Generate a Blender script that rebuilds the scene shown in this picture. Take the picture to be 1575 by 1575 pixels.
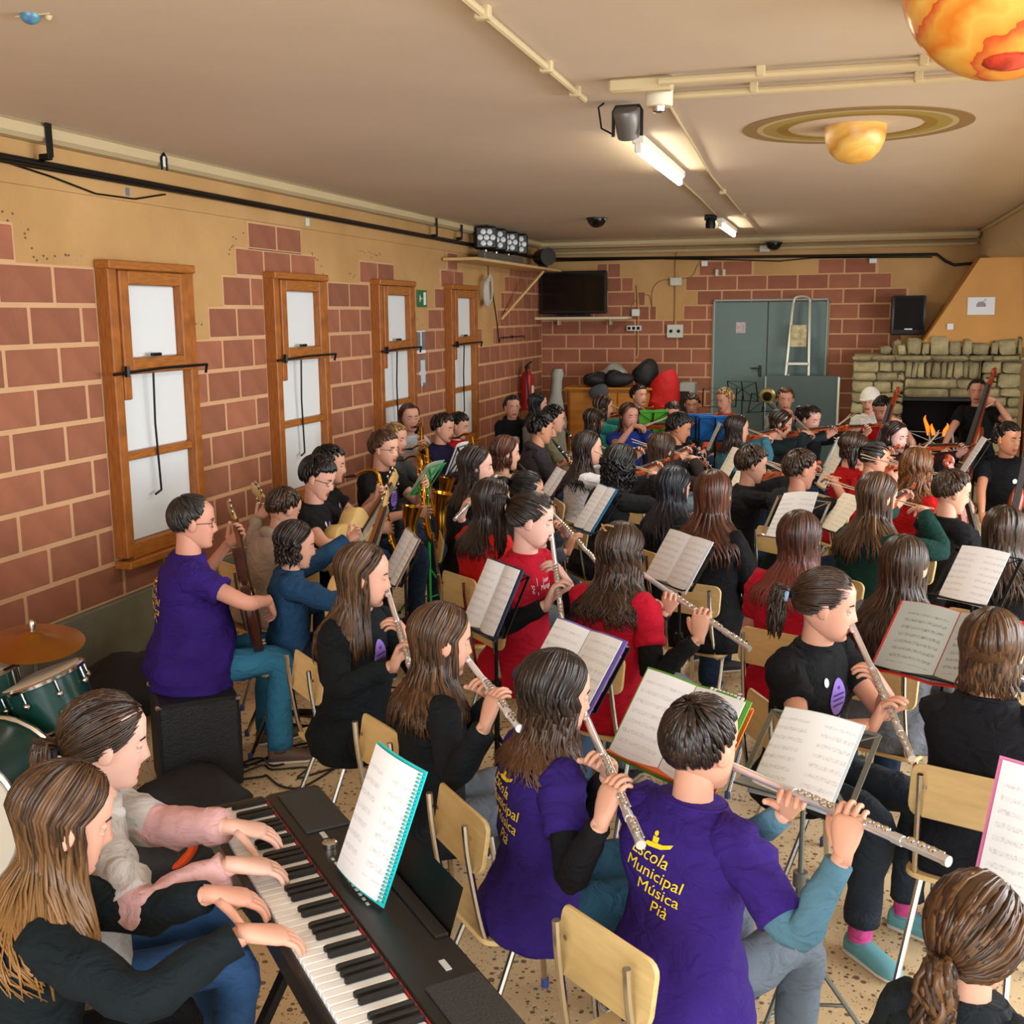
import bpy, bmesh, math, random
import numpy as np
from mathutils import Vector, Matrix, noise
from mathutils.bvhtree import BVHTree
random.seed(7)
for o in list(bpy.data.objects): bpy.data.objects.remove(o)
S = bpy.context.scene
COL = S.collection
R = math.radians
# ---------------------------------------------------------------- camera
cam_d = bpy.data.cameras.new('camera'); cam = bpy.data.objects.new('camera', cam_d); COL.objects.link(cam)
cam_d.sensor_width = 36.0; cam_d.sensor_fit = 'HORIZONTAL'; cam_d.lens = 36.0 * 1700.0 / 1575.0
cam_d.clip_start = .05
cam.matrix_world = Matrix([[0.959051, -0.041795, 0.280132, 3.9], [0.283112, 0.170367, -0.943834, 0.0], [-0.008278, 0.984494, 0.175223, 2.0], [0.0, 0.0, 0.0, 1.0]])
S.camera = cam
# ---------------------------------------------------------------- light
S.view_settings.view_transform = 'Standard'; S.view_settings.look = 'None'
S.view_settings.exposure = 0.85; S.view_settings.gamma = 1.0; S.view_settings.use_curve_mapping = False
W = bpy.data.worlds.new('daylight'); S.world = W; W.use_nodes = True
W.node_tree.nodes['Background'].inputs[0].default_value = (.86, .93, 1.0, 1)
W.node_tree.nodes['Background'].inputs[1].default_value = .95
def area(name, loc, rot, sx, sy, power, color):
    d = bpy.data.lights.new(name, 'AREA'); d.shape = 'RECTANGLE'; d.size = sx; d.size_y = sy; d.energy = power; d.color = color
    o = bpy.data.objects.new(name, d); COL.objects.link(o); o.location = loc; o.rotation_euler = rot
    return o
# daylight through the windows behind the photographer and along the right side of the hall
area('window_light_rear', (4.6, -2.6, 1.9), (R(84), 0, 0), 5.5, 1.7, 150, (.93, .97, 1.0))
area('window_light_right', (8.6, 4.5, 1.9), (R(84), 0, R(90)), 7.0, 1.6, 250, (.95, .97, 1.0))
# ---------------------------------------------------------------- helpers
def lin(h):
    if isinstance(h, str):
        h = h.lstrip('#'); c = [int(h[i:i+2], 16) / 255 for i in (0, 2, 4)]
    else: c = h
    return tuple(x / 12.92 if x <= .04045 else ((x + .055) / 1.055) ** 2.4 for x in c) + (1,)
MATS = {}
def mat(name, col, rough=.6, metal=0, var=0, scale=8, bump=0, bscale=20, spec=.5, emit=0, rnd=0, col2=None, detail=4, stretch=None, sss=0, dist=0):
    if name in MATS: return MATS[name]
    m = bpy.data.materials.new(name); m.use_nodes = True; nt = m.node_tree; b = nt.nodes['Principled BSDF']
    b.inputs['Base Color'].default_value = lin(col); b.inputs['Roughness'].default_value = rough
    b.inputs['Metallic'].default_value = metal; b.inputs['Specular IOR Level'].default_value = spec
    if sss:
        b.inputs['Subsurface Weight'].default_value = sss; b.inputs['Subsurface Radius'].default_value = (.012, .005, .003)
        b.inputs['Subsurface Scale'].default_value = 1
    if emit:
        b.inputs['Emission Color'].default_value = lin(col); b.inputs['Emission Strength'].default_value = emit
    if var or bump or rnd or col2:
        tc = nt.nodes.new('ShaderNodeTexCoord'); src = tc.outputs['Object']
        if stretch:
            mp = nt.nodes.new('ShaderNodeMapping'); mp.inputs['Scale'].default_value = stretch; nt.links.new(src, mp.inputs['Vector']); src = mp.outputs[0]
        if var or col2:
            n = nt.nodes.new('ShaderNodeTexNoise'); n.inputs['Scale'].default_value = scale; n.inputs['Detail'].default_value = detail; nt.links.new(src, n.inputs['Vector'])
            mx = nt.nodes.new('ShaderNodeMix'); mx.data_type = 'RGBA'
            c = lin(col); v = var or .3
            mx.inputs['A'].default_value = tuple(x * (1 - v) for x in c[:3]) + (1,)
            mx.inputs['B'].default_value = lin(col2) if col2 else tuple(min(1, x * (1 + v)) for x in c[:3]) + (1,)
            rp = nt.nodes.new('ShaderNodeMapRange'); rp.inputs['From Min'].default_value = .3; rp.inputs['From Max'].default_value = .7
            nt.links.new(n.outputs[0], rp.inputs['Value']); nt.links.new(rp.outputs[0], mx.inputs['Factor'])
            last = mx.outputs['Result']
        else:
            rg = nt.nodes.new('ShaderNodeRGB'); rg.outputs[0].default_value = lin(col); last = rg.outputs[0]
        if rnd:
            oi = nt.nodes.new('ShaderNodeObjectInfo'); hs = nt.nodes.new('ShaderNodeHueSaturation')
            mr = nt.nodes.new('ShaderNodeMapRange'); mr.inputs['To Min'].default_value = 1 - rnd; mr.inputs['To Max'].default_value = 1 + rnd
            nt.links.new(oi.outputs['Random'], mr.inputs['Value']); nt.links.new(mr.outputs[0], hs.inputs['Value']); nt.links.new(last, hs.inputs['Color']); last = hs.outputs[0]
        nt.links.new(last, b.inputs['Base Color'])
        if bump:
            n2 = nt.nodes.new('ShaderNodeTexNoise'); n2.inputs['Scale'].default_value = bscale; n2.inputs['Detail'].default_value = 3; n2.inputs['Distortion'].default_value = dist; nt.links.new(src, n2.inputs['Vector'])
            bp = nt.nodes.new('ShaderNodeBump'); bp.inputs['Strength'].default_value = bump; bp.inputs['Distance'].default_value = .02
            nt.links.new(n2.outputs[0], bp.inputs['Height']); nt.links.new(bp.outputs[0], b.inputs['Normal'])
    MATS[name] = m
    return m
def cloth(c): return mat('cloth_' + c, c, .85, var=.12, scale=5, bump=.8, bscale=7, spec=.2, stretch=(1.6, 1.6, 2.6), dist=1.5)
def V(*a): return np.array(a, float)
def nrm(v):
    v = np.asarray(v, float); l = np.linalg.norm(v)
    return v / l if l > 1e-9 else V(0, 0, 1)
def frames(p):
    n = len(p); T = np.empty((n, 3))
    T[1:-1] = p[2:] - p[:-2]; T[0] = p[1] - p[0]; T[-1] = p[-1] - p[-2]
    T /= np.maximum(np.linalg.norm(T, axis=1), 1e-9)[:, None]
    a = V(0, 0, 1) if abs(T[0][2]) < .9 else V(0, 1, 0)
    U = np.empty((n, 3)); u = nrm(np.cross(a, T[0])); U[0] = u
    for i in range(1, n):
        u = u - T[i] * np.dot(u, T[i]); u = nrm(u); U[i] = u
    return U, np.cross(T, U)
def cr(pts, k=4):
    """Catmull-Rom resampling of a polyline"""
    p = np.array(pts, float); p = np.vstack([2 * p[0] - p[1], p, 2 * p[-1] - p[-2]]); out = []
    for i in range(1, len(p) - 2):
        for j in range(k):
            t = j / k; a, b, c, d = p[i-1], p[i], p[i+1], p[i+2]
            out.append(.5 * (2*b + (c-a)*t + (2*a-5*b+4*c-d)*t*t + (3*b-a-3*c+d)*t**3))
    out.append(p[-2]); return np.array(out)
class MB:
    def __init__(s): s.v = []; s.f = []; s.m = []; s.n = 0; s.at = []
    def add(s, v, f, m=0, at=0):
        v = np.asarray(v, float); k = s.n
        s.v.append(v); s.f.extend([tuple(i + k for i in q) for q in f])
        s.m.extend([m] * len(f) if np.isscalar(m) else m); s.n += len(v); s.at.append(np.full(len(v), at) if np.isscalar(at) else at)
        return s
    def rings(s, rings, cap=True, m=0, at=0, closed=False):
        r = np.asarray(rings, float); n, k = r.shape[:2]; f = []
        for i in range(n if closed else n - 1):
            a = i * k; b = ((i + 1) % n) * k
            for j in range(k):
                j2 = (j + 1) % k; f.append((a + j, a + j2, b + j2, b + j))
        if cap and not closed: f.append(tuple(range(k - 1, -1, -1))); f.append(tuple((n - 1) * k + j for j in range(k)))
        if not np.isscalar(at): at = np.repeat(at, k)
        return s.add(r.reshape(-1, 3), f, m, at)
    def tube(s, pts, rad, sides=6, m=0, cap=True, flat=1.0, at=0, closed=False):
        p = np.asarray(pts, float); U, B = frames(p); rad = np.broadcast_to(np.asarray(rad, float), (len(p),))
        a = np.linspace(0, 2 * math.pi, sides, endpoint=False)
        r = p[:, None] + rad[:, None, None] * (U[:, None] * np.cos(a)[None, :, None] + B[:, None] * flat * np.sin(a)[None, :, None])
        return s.rings(r, cap, m, at, closed)
    def loft(s, c, U, B, ra, rb, sides=16, m=0, cap=True, e=2.0):
        a = np.linspace(0, 2 * math.pi, sides, endpoint=False); cs, sn = np.cos(a), np.sin(a)
        cs = np.sign(cs) * np.abs(cs) ** (2 / e); sn = np.sign(sn) * np.abs(sn) ** (2 / e)
        c = np.asarray(c, float); U = np.broadcast_to(U, c.shape); B = np.broadcast_to(B, c.shape)
        ra = np.asarray(ra, float)[:, None, None]; rb = np.asarray(rb, float)[:, None, None]
        r = c[:, None] + ra * U[:, None] * cs[None, :, None] + rb * B[:, None] * sn[None, :, None]
        return s.rings(r, cap, m)
    def box(s, c, d, M=None, m=0, ch=0):
        x, y, z = [q / 2 for q in d]; ch = min(ch, .45 * min(d))
        if ch <= 0:
            v = V([-x,-y,-z],[x,-y,-z],[x,y,-z],[-x,y,-z],[-x,-y,z],[x,-y,z],[x,y,z],[-x,y,z])
            f = [(3,2,1,0),(4,5,6,7),(0,1,5,4),(1,2,6,5),(2,3,7,6),(3,0,4,7)]
        else:
            v = []
            for zz, k in ((-z, ch), (-z + ch, 0), (z - ch, 0), (z, ch)):
                X, Y = x - k, y - k; q = ch
                v += [(-X+q,-Y,zz),(X-q,-Y,zz),(X,-Y+q,zz),(X,Y-q,zz),(X-q,Y,zz),(-X+q,Y,zz),(-X,Y-q,zz),(-X,-Y+q,zz)]
            v = V(*v); f = [tuple(range(7,-1,-1)), tuple(range(24,32))]
            for i in range(3):
                for j in range(8): f.append((i*8+j, i*8+(j+1)%8, (i+1)*8+(j+1)%8, (i+1)*8+j))
        if M is not None: v = v @ np.asarray(M, float)[:3, :3].T
        return s.add(v + np.asarray(c, float), f, m)
    def bar(s, a, b, w, h, m=0, ch=0):
        a = np.asarray(a, float); b = np.asarray(b, float); d = nrm(b - a); u = V(0,0,1) if abs(d[2]) < .95 else V(0,1,0)
        x = nrm(np.cross(d, u)); z = np.cross(x, d)
        return s.box((a + b) / 2, (w, np.linalg.norm(b - a), h), np.stack([x, d, z], 1), m, ch)
    def sph(s, c, r, nu=12, nv=8, m=0, M=None, v0=0, v1=1, at=0):
        r = np.broadcast_to(np.asarray(r, float), (3,)); t = np.linspace(v0 * math.pi, v1 * math.pi, nv + 1); t[0] = max(t[0], 1e-3); t[-1] = min(t[-1], math.pi - 1e-3)
        a = np.linspace(0, 2 * math.pi, nu, endpoint=False)
        q = np.stack([np.sin(t)[:, None] * np.cos(a), np.sin(t)[:, None] * np.sin(a), np.cos(t)[:, None] * np.ones(nu)], 2) * r
        q = q[::-1]
        if M is not None: q = q @ np.asarray(M, float)[:3, :3].T
        return s.rings(q + np.asarray(c, float), True, m, at)
    def lathe(s, prof, c=(0,0,0), axis=(0,0,1), sides=20, m=0, cap=True):
        ax = nrm(axis); u = nrm(np.cross(ax, V(1,0,0) if abs(ax[0]) < .9 else V(0,1,0))); b = np.cross(ax, u)
        p = np.array([np.asarray(c, float) + ax * z for r, z in prof]); r = [max(q[0], 1e-4) for q in prof]
        return s.loft(p, u, b, r, r, sides, m, cap)
    def prism(s, poly, t, M=None, m=0, ch=0):
        """2D outline (x,y), extruded in z from -t/2 to t/2"""
        p = np.asarray(poly, float); k = len(p)
        if ch:
            c = p.mean(0); d = p - c; ins = c + d * (1 - ch / np.maximum(np.linalg.norm(d, axis=1), 1e-6))[:, None]
            L = [(ins, -t/2), (p, -t/2 + ch), (p, t/2 - ch), (ins, t/2)]
        else: L = [(p, -t/2), (p, t/2)]
        r = np.array([np.column_stack([q, np.full(k, z)]) for q, z in L])
        if M is not None:
            M = np.asarray(M, float); r = r @ M[:3, :3].T + (M[:3, 3] if M.shape == (4, 4) else 0)
        return s.rings(r, True, m)
    def build(s, name, mats, parent=None, smooth=True, ang=40, attr=False):
        me = bpy.data.meshes.new(name); v = np.concatenate(s.v) if s.v else np.zeros((0, 3))
        me.from_pydata(v.tolist(), [], s.f)
        if not isinstance(mats, (list, tuple)): mats = [mats]
        for q in mats: me.materials.append(q)
        me.polygons.foreach_set('material_index', s.m)
        if attr:
            w = np.concatenate(s.at)
            a = me.attributes.new('strand', 'FLOAT', 'POINT'); a.data.foreach_set('value', np.real(w).astype(np.float32))
            a = me.attributes.new('along', 'FLOAT', 'POINT'); a.data.foreach_set('value', np.imag(w).astype(np.float32))
        if smooth:
            me.shade_smooth()
            if ang: me.set_sharp_from_angle(angle=R(ang))
        me.update()
        o = bpy.data.objects.new(name, me); COL.objects.link(o)
        if parent is not None: o.parent = parent
        return o
def tag(o, label=None, cat=None, group=None, kind=None):
    if label: o['label'] = label
    if cat: o['category'] = cat
    if group: o['group'] = group
    if kind: o['kind'] = kind
    return o
def thing(name, label, cat, loc=(0,0,0), rz=0, group=None):
    o = bpy.data.objects.new(name, None); COL.objects.link(o); o.empty_display_size = .1
    o.location = loc; o.rotation_euler = (0, 0, rz)
    return tag(o, label, cat, group)
def bx(name, c, d, m, parent=None, ch=.004, M=None):
    return MB().box(c, d, M, 0, ch).build(name, m, parent, ang=30)
def rotz(a): c, s = math.cos(a), math.sin(a); return np.array([[c,-s,0],[s,c,0],[0,0,1.]])
def rotx(a): c, s = math.cos(a), math.sin(a); return np.array([[1.,0,0],[0,c,-s],[0,s,c]])
def roty(a): c, s = math.cos(a), math.sin(a); return np.array([[c,0,s],[0,1.,0],[-s,0,c]])
# ---------------------------------------------------------------- materials
def floor_mat():
    m = bpy.data.materials.new('terrazzo'); m.use_nodes = True; nt = m.node_tree; b = nt.nodes['Principled BSDF']; L = nt.links.new
    tc = nt.nodes.new('ShaderNodeTexCoord')
    n0 = nt.nodes.new('ShaderNodeTexNoise'); n0.inputs['Scale'].default_value = 1.3; n0.inputs['Detail'].default_value = 5; L(tc.outputs['Object'], n0.inputs['Vector'])
    r0 = nt.nodes.new('ShaderNodeValToRGB'); r0.color_ramp.elements[0].position = .3; r0.color_ramp.elements[0].color = lin('#cdb185'); r0.color_ramp.elements[1].position = .7; r0.color_ramp.elements[1].color = lin('#e3cfa8'); L(n0.outputs[0], r0.inputs[0])
    last = r0.outputs[0]
    for sc, th, col, w in ((42, .16, '#5b452c', .85), (85, .13, '#6f5638', .7), (60, .10, '#e6d9bd', .6)):
        vo = nt.nodes.new('ShaderNodeTexVoronoi'); vo.inputs['Scale'].default_value = sc; L(tc.outputs['Object'], vo.inputs['Vector'])
        nn = nt.nodes.new('ShaderNodeTexNoise'); nn.inputs['Scale'].default_value = sc * .35; L(tc.outputs['Object'], nn.inputs['Vector'])
        mu = nt.nodes.new('ShaderNodeMath'); mu.operation = 'MULTIPLY'; L(nn.outputs[0], mu.inputs[0]); mu.inputs[1].default_value = th * 2.7
        cm = nt.nodes.new('ShaderNodeMath'); cm.operation = 'LESS_THAN'; L(vo.outputs['Distance'], cm.inputs[0])
        sp = nt.nodes.new('ShaderNodeSeparateColor'); L(vo.outputs['Color'], sp.inputs[0])
        m2 = nt.nodes.new('ShaderNodeMath'); m2.operation = 'MULTIPLY'; L(mu.outputs[0], m2.inputs[0]); L(sp.outputs[0], m2.inputs[1]); 
        m3 = nt.nodes.new('ShaderNodeMath'); m3.operation = 'MULTIPLY'; L(m2.outputs[0], m3.inputs[0]); m3.inputs[1].default_value = 1.9
        L(m3.outputs[0], cm.inputs[1])
        m4 = nt.nodes.new('ShaderNodeMath'); m4.operation = 'MULTIPLY'; L(cm.outputs[0], m4.inputs[0]); m4.inputs[1].default_value = w
        mx = nt.nodes.new('ShaderNodeMix'); mx.data_type = 'RGBA'; L(m4.outputs[0], mx.inputs['Factor']); L(last, mx.inputs['A']); mx.inputs['B'].default_value = lin(col); last = mx.outputs['Result']
    L(last, b.inputs['Base Color']); b.inputs['Roughness'].default_value = .38
    return m
def page_mat(name, paper, ink, rows=9, soft=.34):
    """printed music: rows of thin staff lines over page UV-like object coords (x across, z up the page)"""
    m = bpy.data.materials.new(name); m.use_nodes = True; nt = m.node_tree; b = nt.nodes['Principled BSDF']; L = nt.links.new
    tc = nt.nodes.new('ShaderNodeTexCoord'); sp = nt.nodes.new('ShaderNodeSeparateXYZ'); L(tc.outputs['Object'], sp.inputs[0])
    def math_(op, a, bb=None, c=None):
        n = nt.nodes.new('ShaderNodeMath'); n.operation = op
        for i, q in enumerate((a, bb, c)):
            if q is None: continue
            if isinstance(q, (int, float)): n.inputs[i].default_value = q
            else: L(q, n.inputs[i])
        return n.outputs[0]
    z = math_('MULTIPLY', sp.outputs[2], rows / .27)
    fr = math_('FRACT', math_('ADD', z, 20.25)); st = math_('MULTIPLY', math_('COMPARE', fr, .5, .2), 1)
    fine = math_('COMPARE', math_('FRACT', math_('MULTIPLY', fr, 12)), .5, .22)
    nz = nt.nodes.new('ShaderNodeTexNoise'); nz.inputs['Scale'].default_value = 160; L(tc.outputs['Object'], nz.inputs['Vector'])
    notes = math_('GREATER_THAN', nz.outputs[0], .56)
    mk = math_('MULTIPLY', st, math_('MAXIMUM', math_('MULTIPLY', fine, .55), math_('MULTIPLY', notes, .8)))
    mk = math_('MULTIPLY', mk, math_('COMPARE', sp.outputs[2], -.005, .105))
    mk = math_('MULTIPLY', mk, math_('LESS_THAN', math_('ABSOLUTE', math_('SUBTRACT', math_('ABSOLUTE', sp.outputs[0]), .092)), .072))
    mx = nt.nodes.new('ShaderNodeMix'); mx.data_type = 'RGBA'; L(math_('MULTIPLY', mk, soft), mx.inputs['Factor']); mx.inputs['A'].default_value = lin(paper); mx.inputs['B'].default_value = lin(ink)
    L(mx.outputs['Result'], b.inputs['Base Color']); b.inputs['Roughness'].default_value = .6
    return m
def hair_mat(dark, light, tip=None):
    k = 'hair_' + dark + light + (tip or '')
    if k in MATS: return MATS[k]
    m = bpy.data.materials.new('hair'); m.use_nodes = True; nt = m.node_tree; b = nt.nodes['Principled BSDF']; L = nt.links.new
    at = nt.nodes.new('ShaderNodeAttribute'); at.attribute_name = 'strand'
    rp = nt.nodes.new('ShaderNodeValToRGB'); rp.color_ramp.elements[0].color = lin(dark); rp.color_ramp.elements[1].color = lin(light); L(at.outputs['Fac'], rp.inputs[0]); last = rp.outputs[0]
    if tip:
        al = nt.nodes.new('ShaderNodeAttribute'); al.attribute_name = 'along'
        mr = nt.nodes.new('ShaderNodeMapRange'); mr.inputs['From Min'].default_value = .5; mr.inputs['From Max'].default_value = 1; mr.inputs['To Max'].default_value = .85; L(al.outputs['Fac'], mr.inputs['Value'])
        mx = nt.nodes.new('ShaderNodeMix'); mx.data_type = 'RGBA'; L(mr.outputs[0], mx.inputs['Factor']); L(last, mx.inputs['A']); mx.inputs['B'].default_value = lin(tip); last = mx.outputs['Result']
    L(last, b.inputs['Base Color']); b.inputs['Roughness'].default_value = .36; b.inputs['Specular IOR Level'].default_value = .45
    MATS[k] = m
    return m
M_plaster = mat('wall_plaster', '#bb9058', .9, var=.10, scale=1.6, bump=.25, bscale=14, col2='#c69d66')
M_brick = mat('painted_block', '#975d43', .85, var=.12, scale=6, bump=.15, bscale=60, rnd=.16)
M_concrete = mat('concrete_plinth', '#6c6a58', .85, var=.3, scale=3, bump=.3, bscale=18)
M_ceil = mat('ceiling_paint', '#d3c2ad', .85, var=.05, scale=.8, bump=.08, bscale=6)
M_cream = mat('cream_paint', '#c8b58c', .7, var=.06, scale=2)
M_wood = mat('window_pine', '#9c5a1e', .5, var=.28, scale=9, stretch=(9, 1, 1.2), bump=.1)
M_woodh = mat('window_pine_rail', '#a1601f', .5, var=.28, scale=9, stretch=(9, 1.2, 9), bump=.1)
M_white = mat('white_panel', '#dfe4e4', .5)
M_black = mat('black_plastic', '#121212', .45)
M_blackm = mat('black_metal', '#1a1a1a', .4, metal=.6)
M_chrome = mat('chrome', '#c9c6c0', .18, metal=1)
M_silver = mat('silver_flute', '#d9d9dc', .28, metal=.65)
M_ply = mat('chair_plywood', '#d9bb80', .42, var=.1, scale=7, stretch=(1, 8, 8))
M_paper = mat('paper', '#e9edf2', .7)
M_page = page_mat('printed_music', '#eef2f6', '#4a4a5a')
M_pagec = page_mat('printed_music_warm', '#ece6d6', '#4a463c')
M_pageg = page_mat('printed_music_sleeve', '#aeb6b4', '#4a5355', soft=.8)
M_gold = mat('lacquered_brass', '#c08a2e', .24, metal=1)
M_violin = mat('violin_varnish', '#a5451c', .25, var=.25, scale=8, stretch=(1, 6, 1))
M_cellow = mat('cello_varnish', '#8c3a1d', .28, var=.25, scale=6, stretch=(1, 1, 5))
M_ebony = mat('ebony', '#1b1513', .6)
M_door = mat('door_paint', '#5c7470', .5, var=.06, scale=1.5)
M_stone = mat('fireplace_stone', '#a39872', .95, var=.28, scale=9, bump=.7, bscale=16, rnd=.22)
# ================================================================ the room
def struct(name, mb, m, **k): return tag(mb.build(name, m, **k), kind='structure')
CZ = 2.95; BY = 14.6
struct('floor', MB().box((4.4, 5.3, -.05), (9.2, 18.9, .1)), floor_mat(), smooth=False)
struct('ceiling', MB().box((4.4, 5.3, CZ + .05), (9.2, 18.9, .1)), M_ceil, smooth=False)
wall_l = struct('wall_left', MB().box((-.1, 5.3, CZ / 2), (.2, 18.9, CZ)).box((.008, 5.3, 2.755), (.016, 18.9, .21)), M_plaster, smooth=False)
wall_b = struct('wall_back', MB().box((4.4, BY + .1, CZ / 2), (9.2, .2, CZ)), M_plaster, smooth=False)
struct('baseboard_left', MB().box((.012, 5.3, .215), (.05, 18.6, .43), ch=.01), M_concrete, ang=30)
struct('trim_1', MB().box((.05, 5.3, 2.905), (.10, 18.6, .088), ch=.02), M_cream, ang=30)          # cornice over the left wall
struct('trim_2', MB().box((2.7, BY - .17, 2.90), (5.4, .34, .10), ch=.03), M_cream, ang=30)        # soffit over the back wall
struct('trim_3', MB().box((2.7, BY - .06, 2.80), (5.4, .10, .05), ch=.02), M_cream, ang=30)
struct('light_block_wall_right', MB().box((9.05, 11.5, CZ / 2), (.1, 6.4, CZ)), M_plaster, smooth=False)  # unseen partial wall, added to keep daylight off the far end
# downstand beam along the right side, rounded lower edge
bp = [(5.42, 2.95), (5.42, 2.68)] + [(5.50 - .08 * math.cos(a), 2.68 - .08 * math.sin(a)) for a in np.linspace(0, math.pi / 2, 6)] + [(6.6, 2.60), (6.6, 2.95)]
mb = MB(); mb.rings(np.array([[(x, y, z) for x, z in bp] for y in (-3.9, BY)])); struct('ceiling_beam', mb, M_cream, ang=50)
mb = MB()
for y in np.linspace(-3.8, BY, 2): pass
mb.tube([(5.41, -3.9, 2.93), (5.41, BY - .3, 2.93)], .02, 8); struct('trim_4', mb, M_cream)
# painted blocks, each one proud of the joints
BR = {}
def brick(parent, c, size, axis):
    k = (round(size[0], 3), round(size[1], 3), axis)
    if k not in BR:
        d = (.008, size[0], size[1]) if axis == 'y' else (size[0], .008, size[1])
        o = MB().box((0, 0, 0), d, None, 0, .0025).build('brick', M_brick, parent, ang=30); BR[k] = o.data
    else:
        o = bpy.data.objects.new('brick', BR[k]); COL.objects.link(o); o.parent = parent
    o.location = c
def cut(iv, a, b):
    out = []
    for p, q in iv:
        if b <= p or a >= q: out.append((p, q)); continue
        if a > p: out.append((p, a))
        if b < q: out.append((b, q))
    return out
WIN = [(5.23, 6.06), (7.07, 7.91), (8.92, 9.76), (10.77, 11.61)]
ROWS = {7: [(2.6, 5.25), (6.34, 9.92), (10.3, 11.83), (12.6, BY)], 8: [(2.6, 5.25), (6.53, 8.95), (10.5, 10.8), (12.75, BY)],
        9: [(2.6, 4.63), (6.71, 7.89), (8.71, 9.46), (10.66, 11.38), (12.9, BY)], 10: [(6.89, 7.67), (10.86, 11.2), (13.1, BY)]}
J = .027
BEDL = MB()
for k in range(11):
    iv = ROWS.get(k, [(2.6, BY)])
    if k == 6: iv = cut(iv, 12.0, 12.42)
    z0 = .43 + .205 * k; h = .205 if k < 9 else (.19 if k == 9 else .185)
    if k == 10: z0 = 2.46
    if .66 < z0 + h / 2 < 2.31:
        for a, b in WIN: iv = cut(iv, a, b)
    ph = 4.49 if k % 2 == 0 else 4.69
    for a, b in iv:
        BEDL.box((.0004, (a + b) / 2, z0 + h / 2), (.0018, b - a, h))
        n0 = math.floor((a - ph) / .4)
        while ph + n0 * .4 < b:
            p, q = max(a, ph + n0 * .4), min(b, ph + (n0 + 1) * .4); n0 += 1
            if q - p > .06: brick(wall_l, (.002, (p + q) / 2, z0 + h / 2), (q - p - J, h - J), 'y')
BED = MB()
BROWS = {0: [(.76, 1.08), (2.1, 2.79), (3.57, 4.29)], 1: [(0, 1.25), (1.93, 4.45)], 2: [(0, 1.41), (2.08, 4.66)], 3: [(0, 1.56), (1.91, 4.75)]}
for k in range(13):
    iv = BROWS.get(k, [(0, 4.6)]); z1 = 2.66 - .1845 * k
    if z1 - .09 < 2.17: iv = cut(iv, 2.29, 3.73)
    ph = 2.585 if k % 2 else 2.77
    for a, b in iv:
        BED.box(((a + b) / 2, BY - .0004, z1 - .092), (b - a, .0018, .1845))
        n0 = math.floor((a - ph) / .373)
        while ph + n0 * .373 < b:
            p, q = max(a, ph + n0 * .373), min(b, ph + (n0 + 1) * .373); n0 += 1
            if q - p > .05: brick(wall_b, ((p + q) / 2, BY - .002, z1 - .092), (q - p - .02, .1845 - .02), 'x')
M_joint = mat('joint_paint', '#cda077', .9, var=.06, scale=3)
BEDL.build('mortar_bed', M_joint, wall_l, smooth=False); BED.build('mortar_bed', M_joint, wall_b, smooth=False)
# stencilled ant trails around the block patches on the left wall
M_ant = mat('stencil_ink', '#6b5138', .9); M_antb = mat('stencil_grey', '#a39c9c', .9)
mb = MB(); rs = random.Random(3)
trails = [((4.56, 2.52), (4.72, 2.45)), ((4.72, 2.45), (4.74, 2.32)), ((4.74, 2.31), (5.15, 2.31)), ((6.2, 1.95), (6.3, 1.97)), ((6.62, 2.42), (6.70, 2.48)), ((6.70, 2.5), (6.86, 2.56)), ((7.78, 2.52), (7.98, 2.4)), ((7.98, 2.4), (8.06, 2.3)), ((8.5, 2.33), (8.68, 2.35)), ((8.72, 2.52), (9.2, 2.52)), ((10.0, 1.98), (10.15, 1.93)), ((12.2, 1.9), (12.3, 1.8))]
for (y0, z0), (y1, z1) in trails:
    n = int(max(4, math.hypot(y1 - y0, z1 - z0) / .035))
    for i in range(n):
        t = (i + rs.random() * .6) / n; mb.sph((.002, y0 + (y1 - y0) * t + rs.uniform(-.02, .02), z0 + (z1 - z0) * t + rs.uniform(-.025, .025)), (.002, .008, .006), 6, 4, 0 if rs.random() > .2 else 1)
o = mb.build('stencilled_trail', [M_ant, M_antb], wall_l); o['kind'] = 'stuff'
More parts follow.
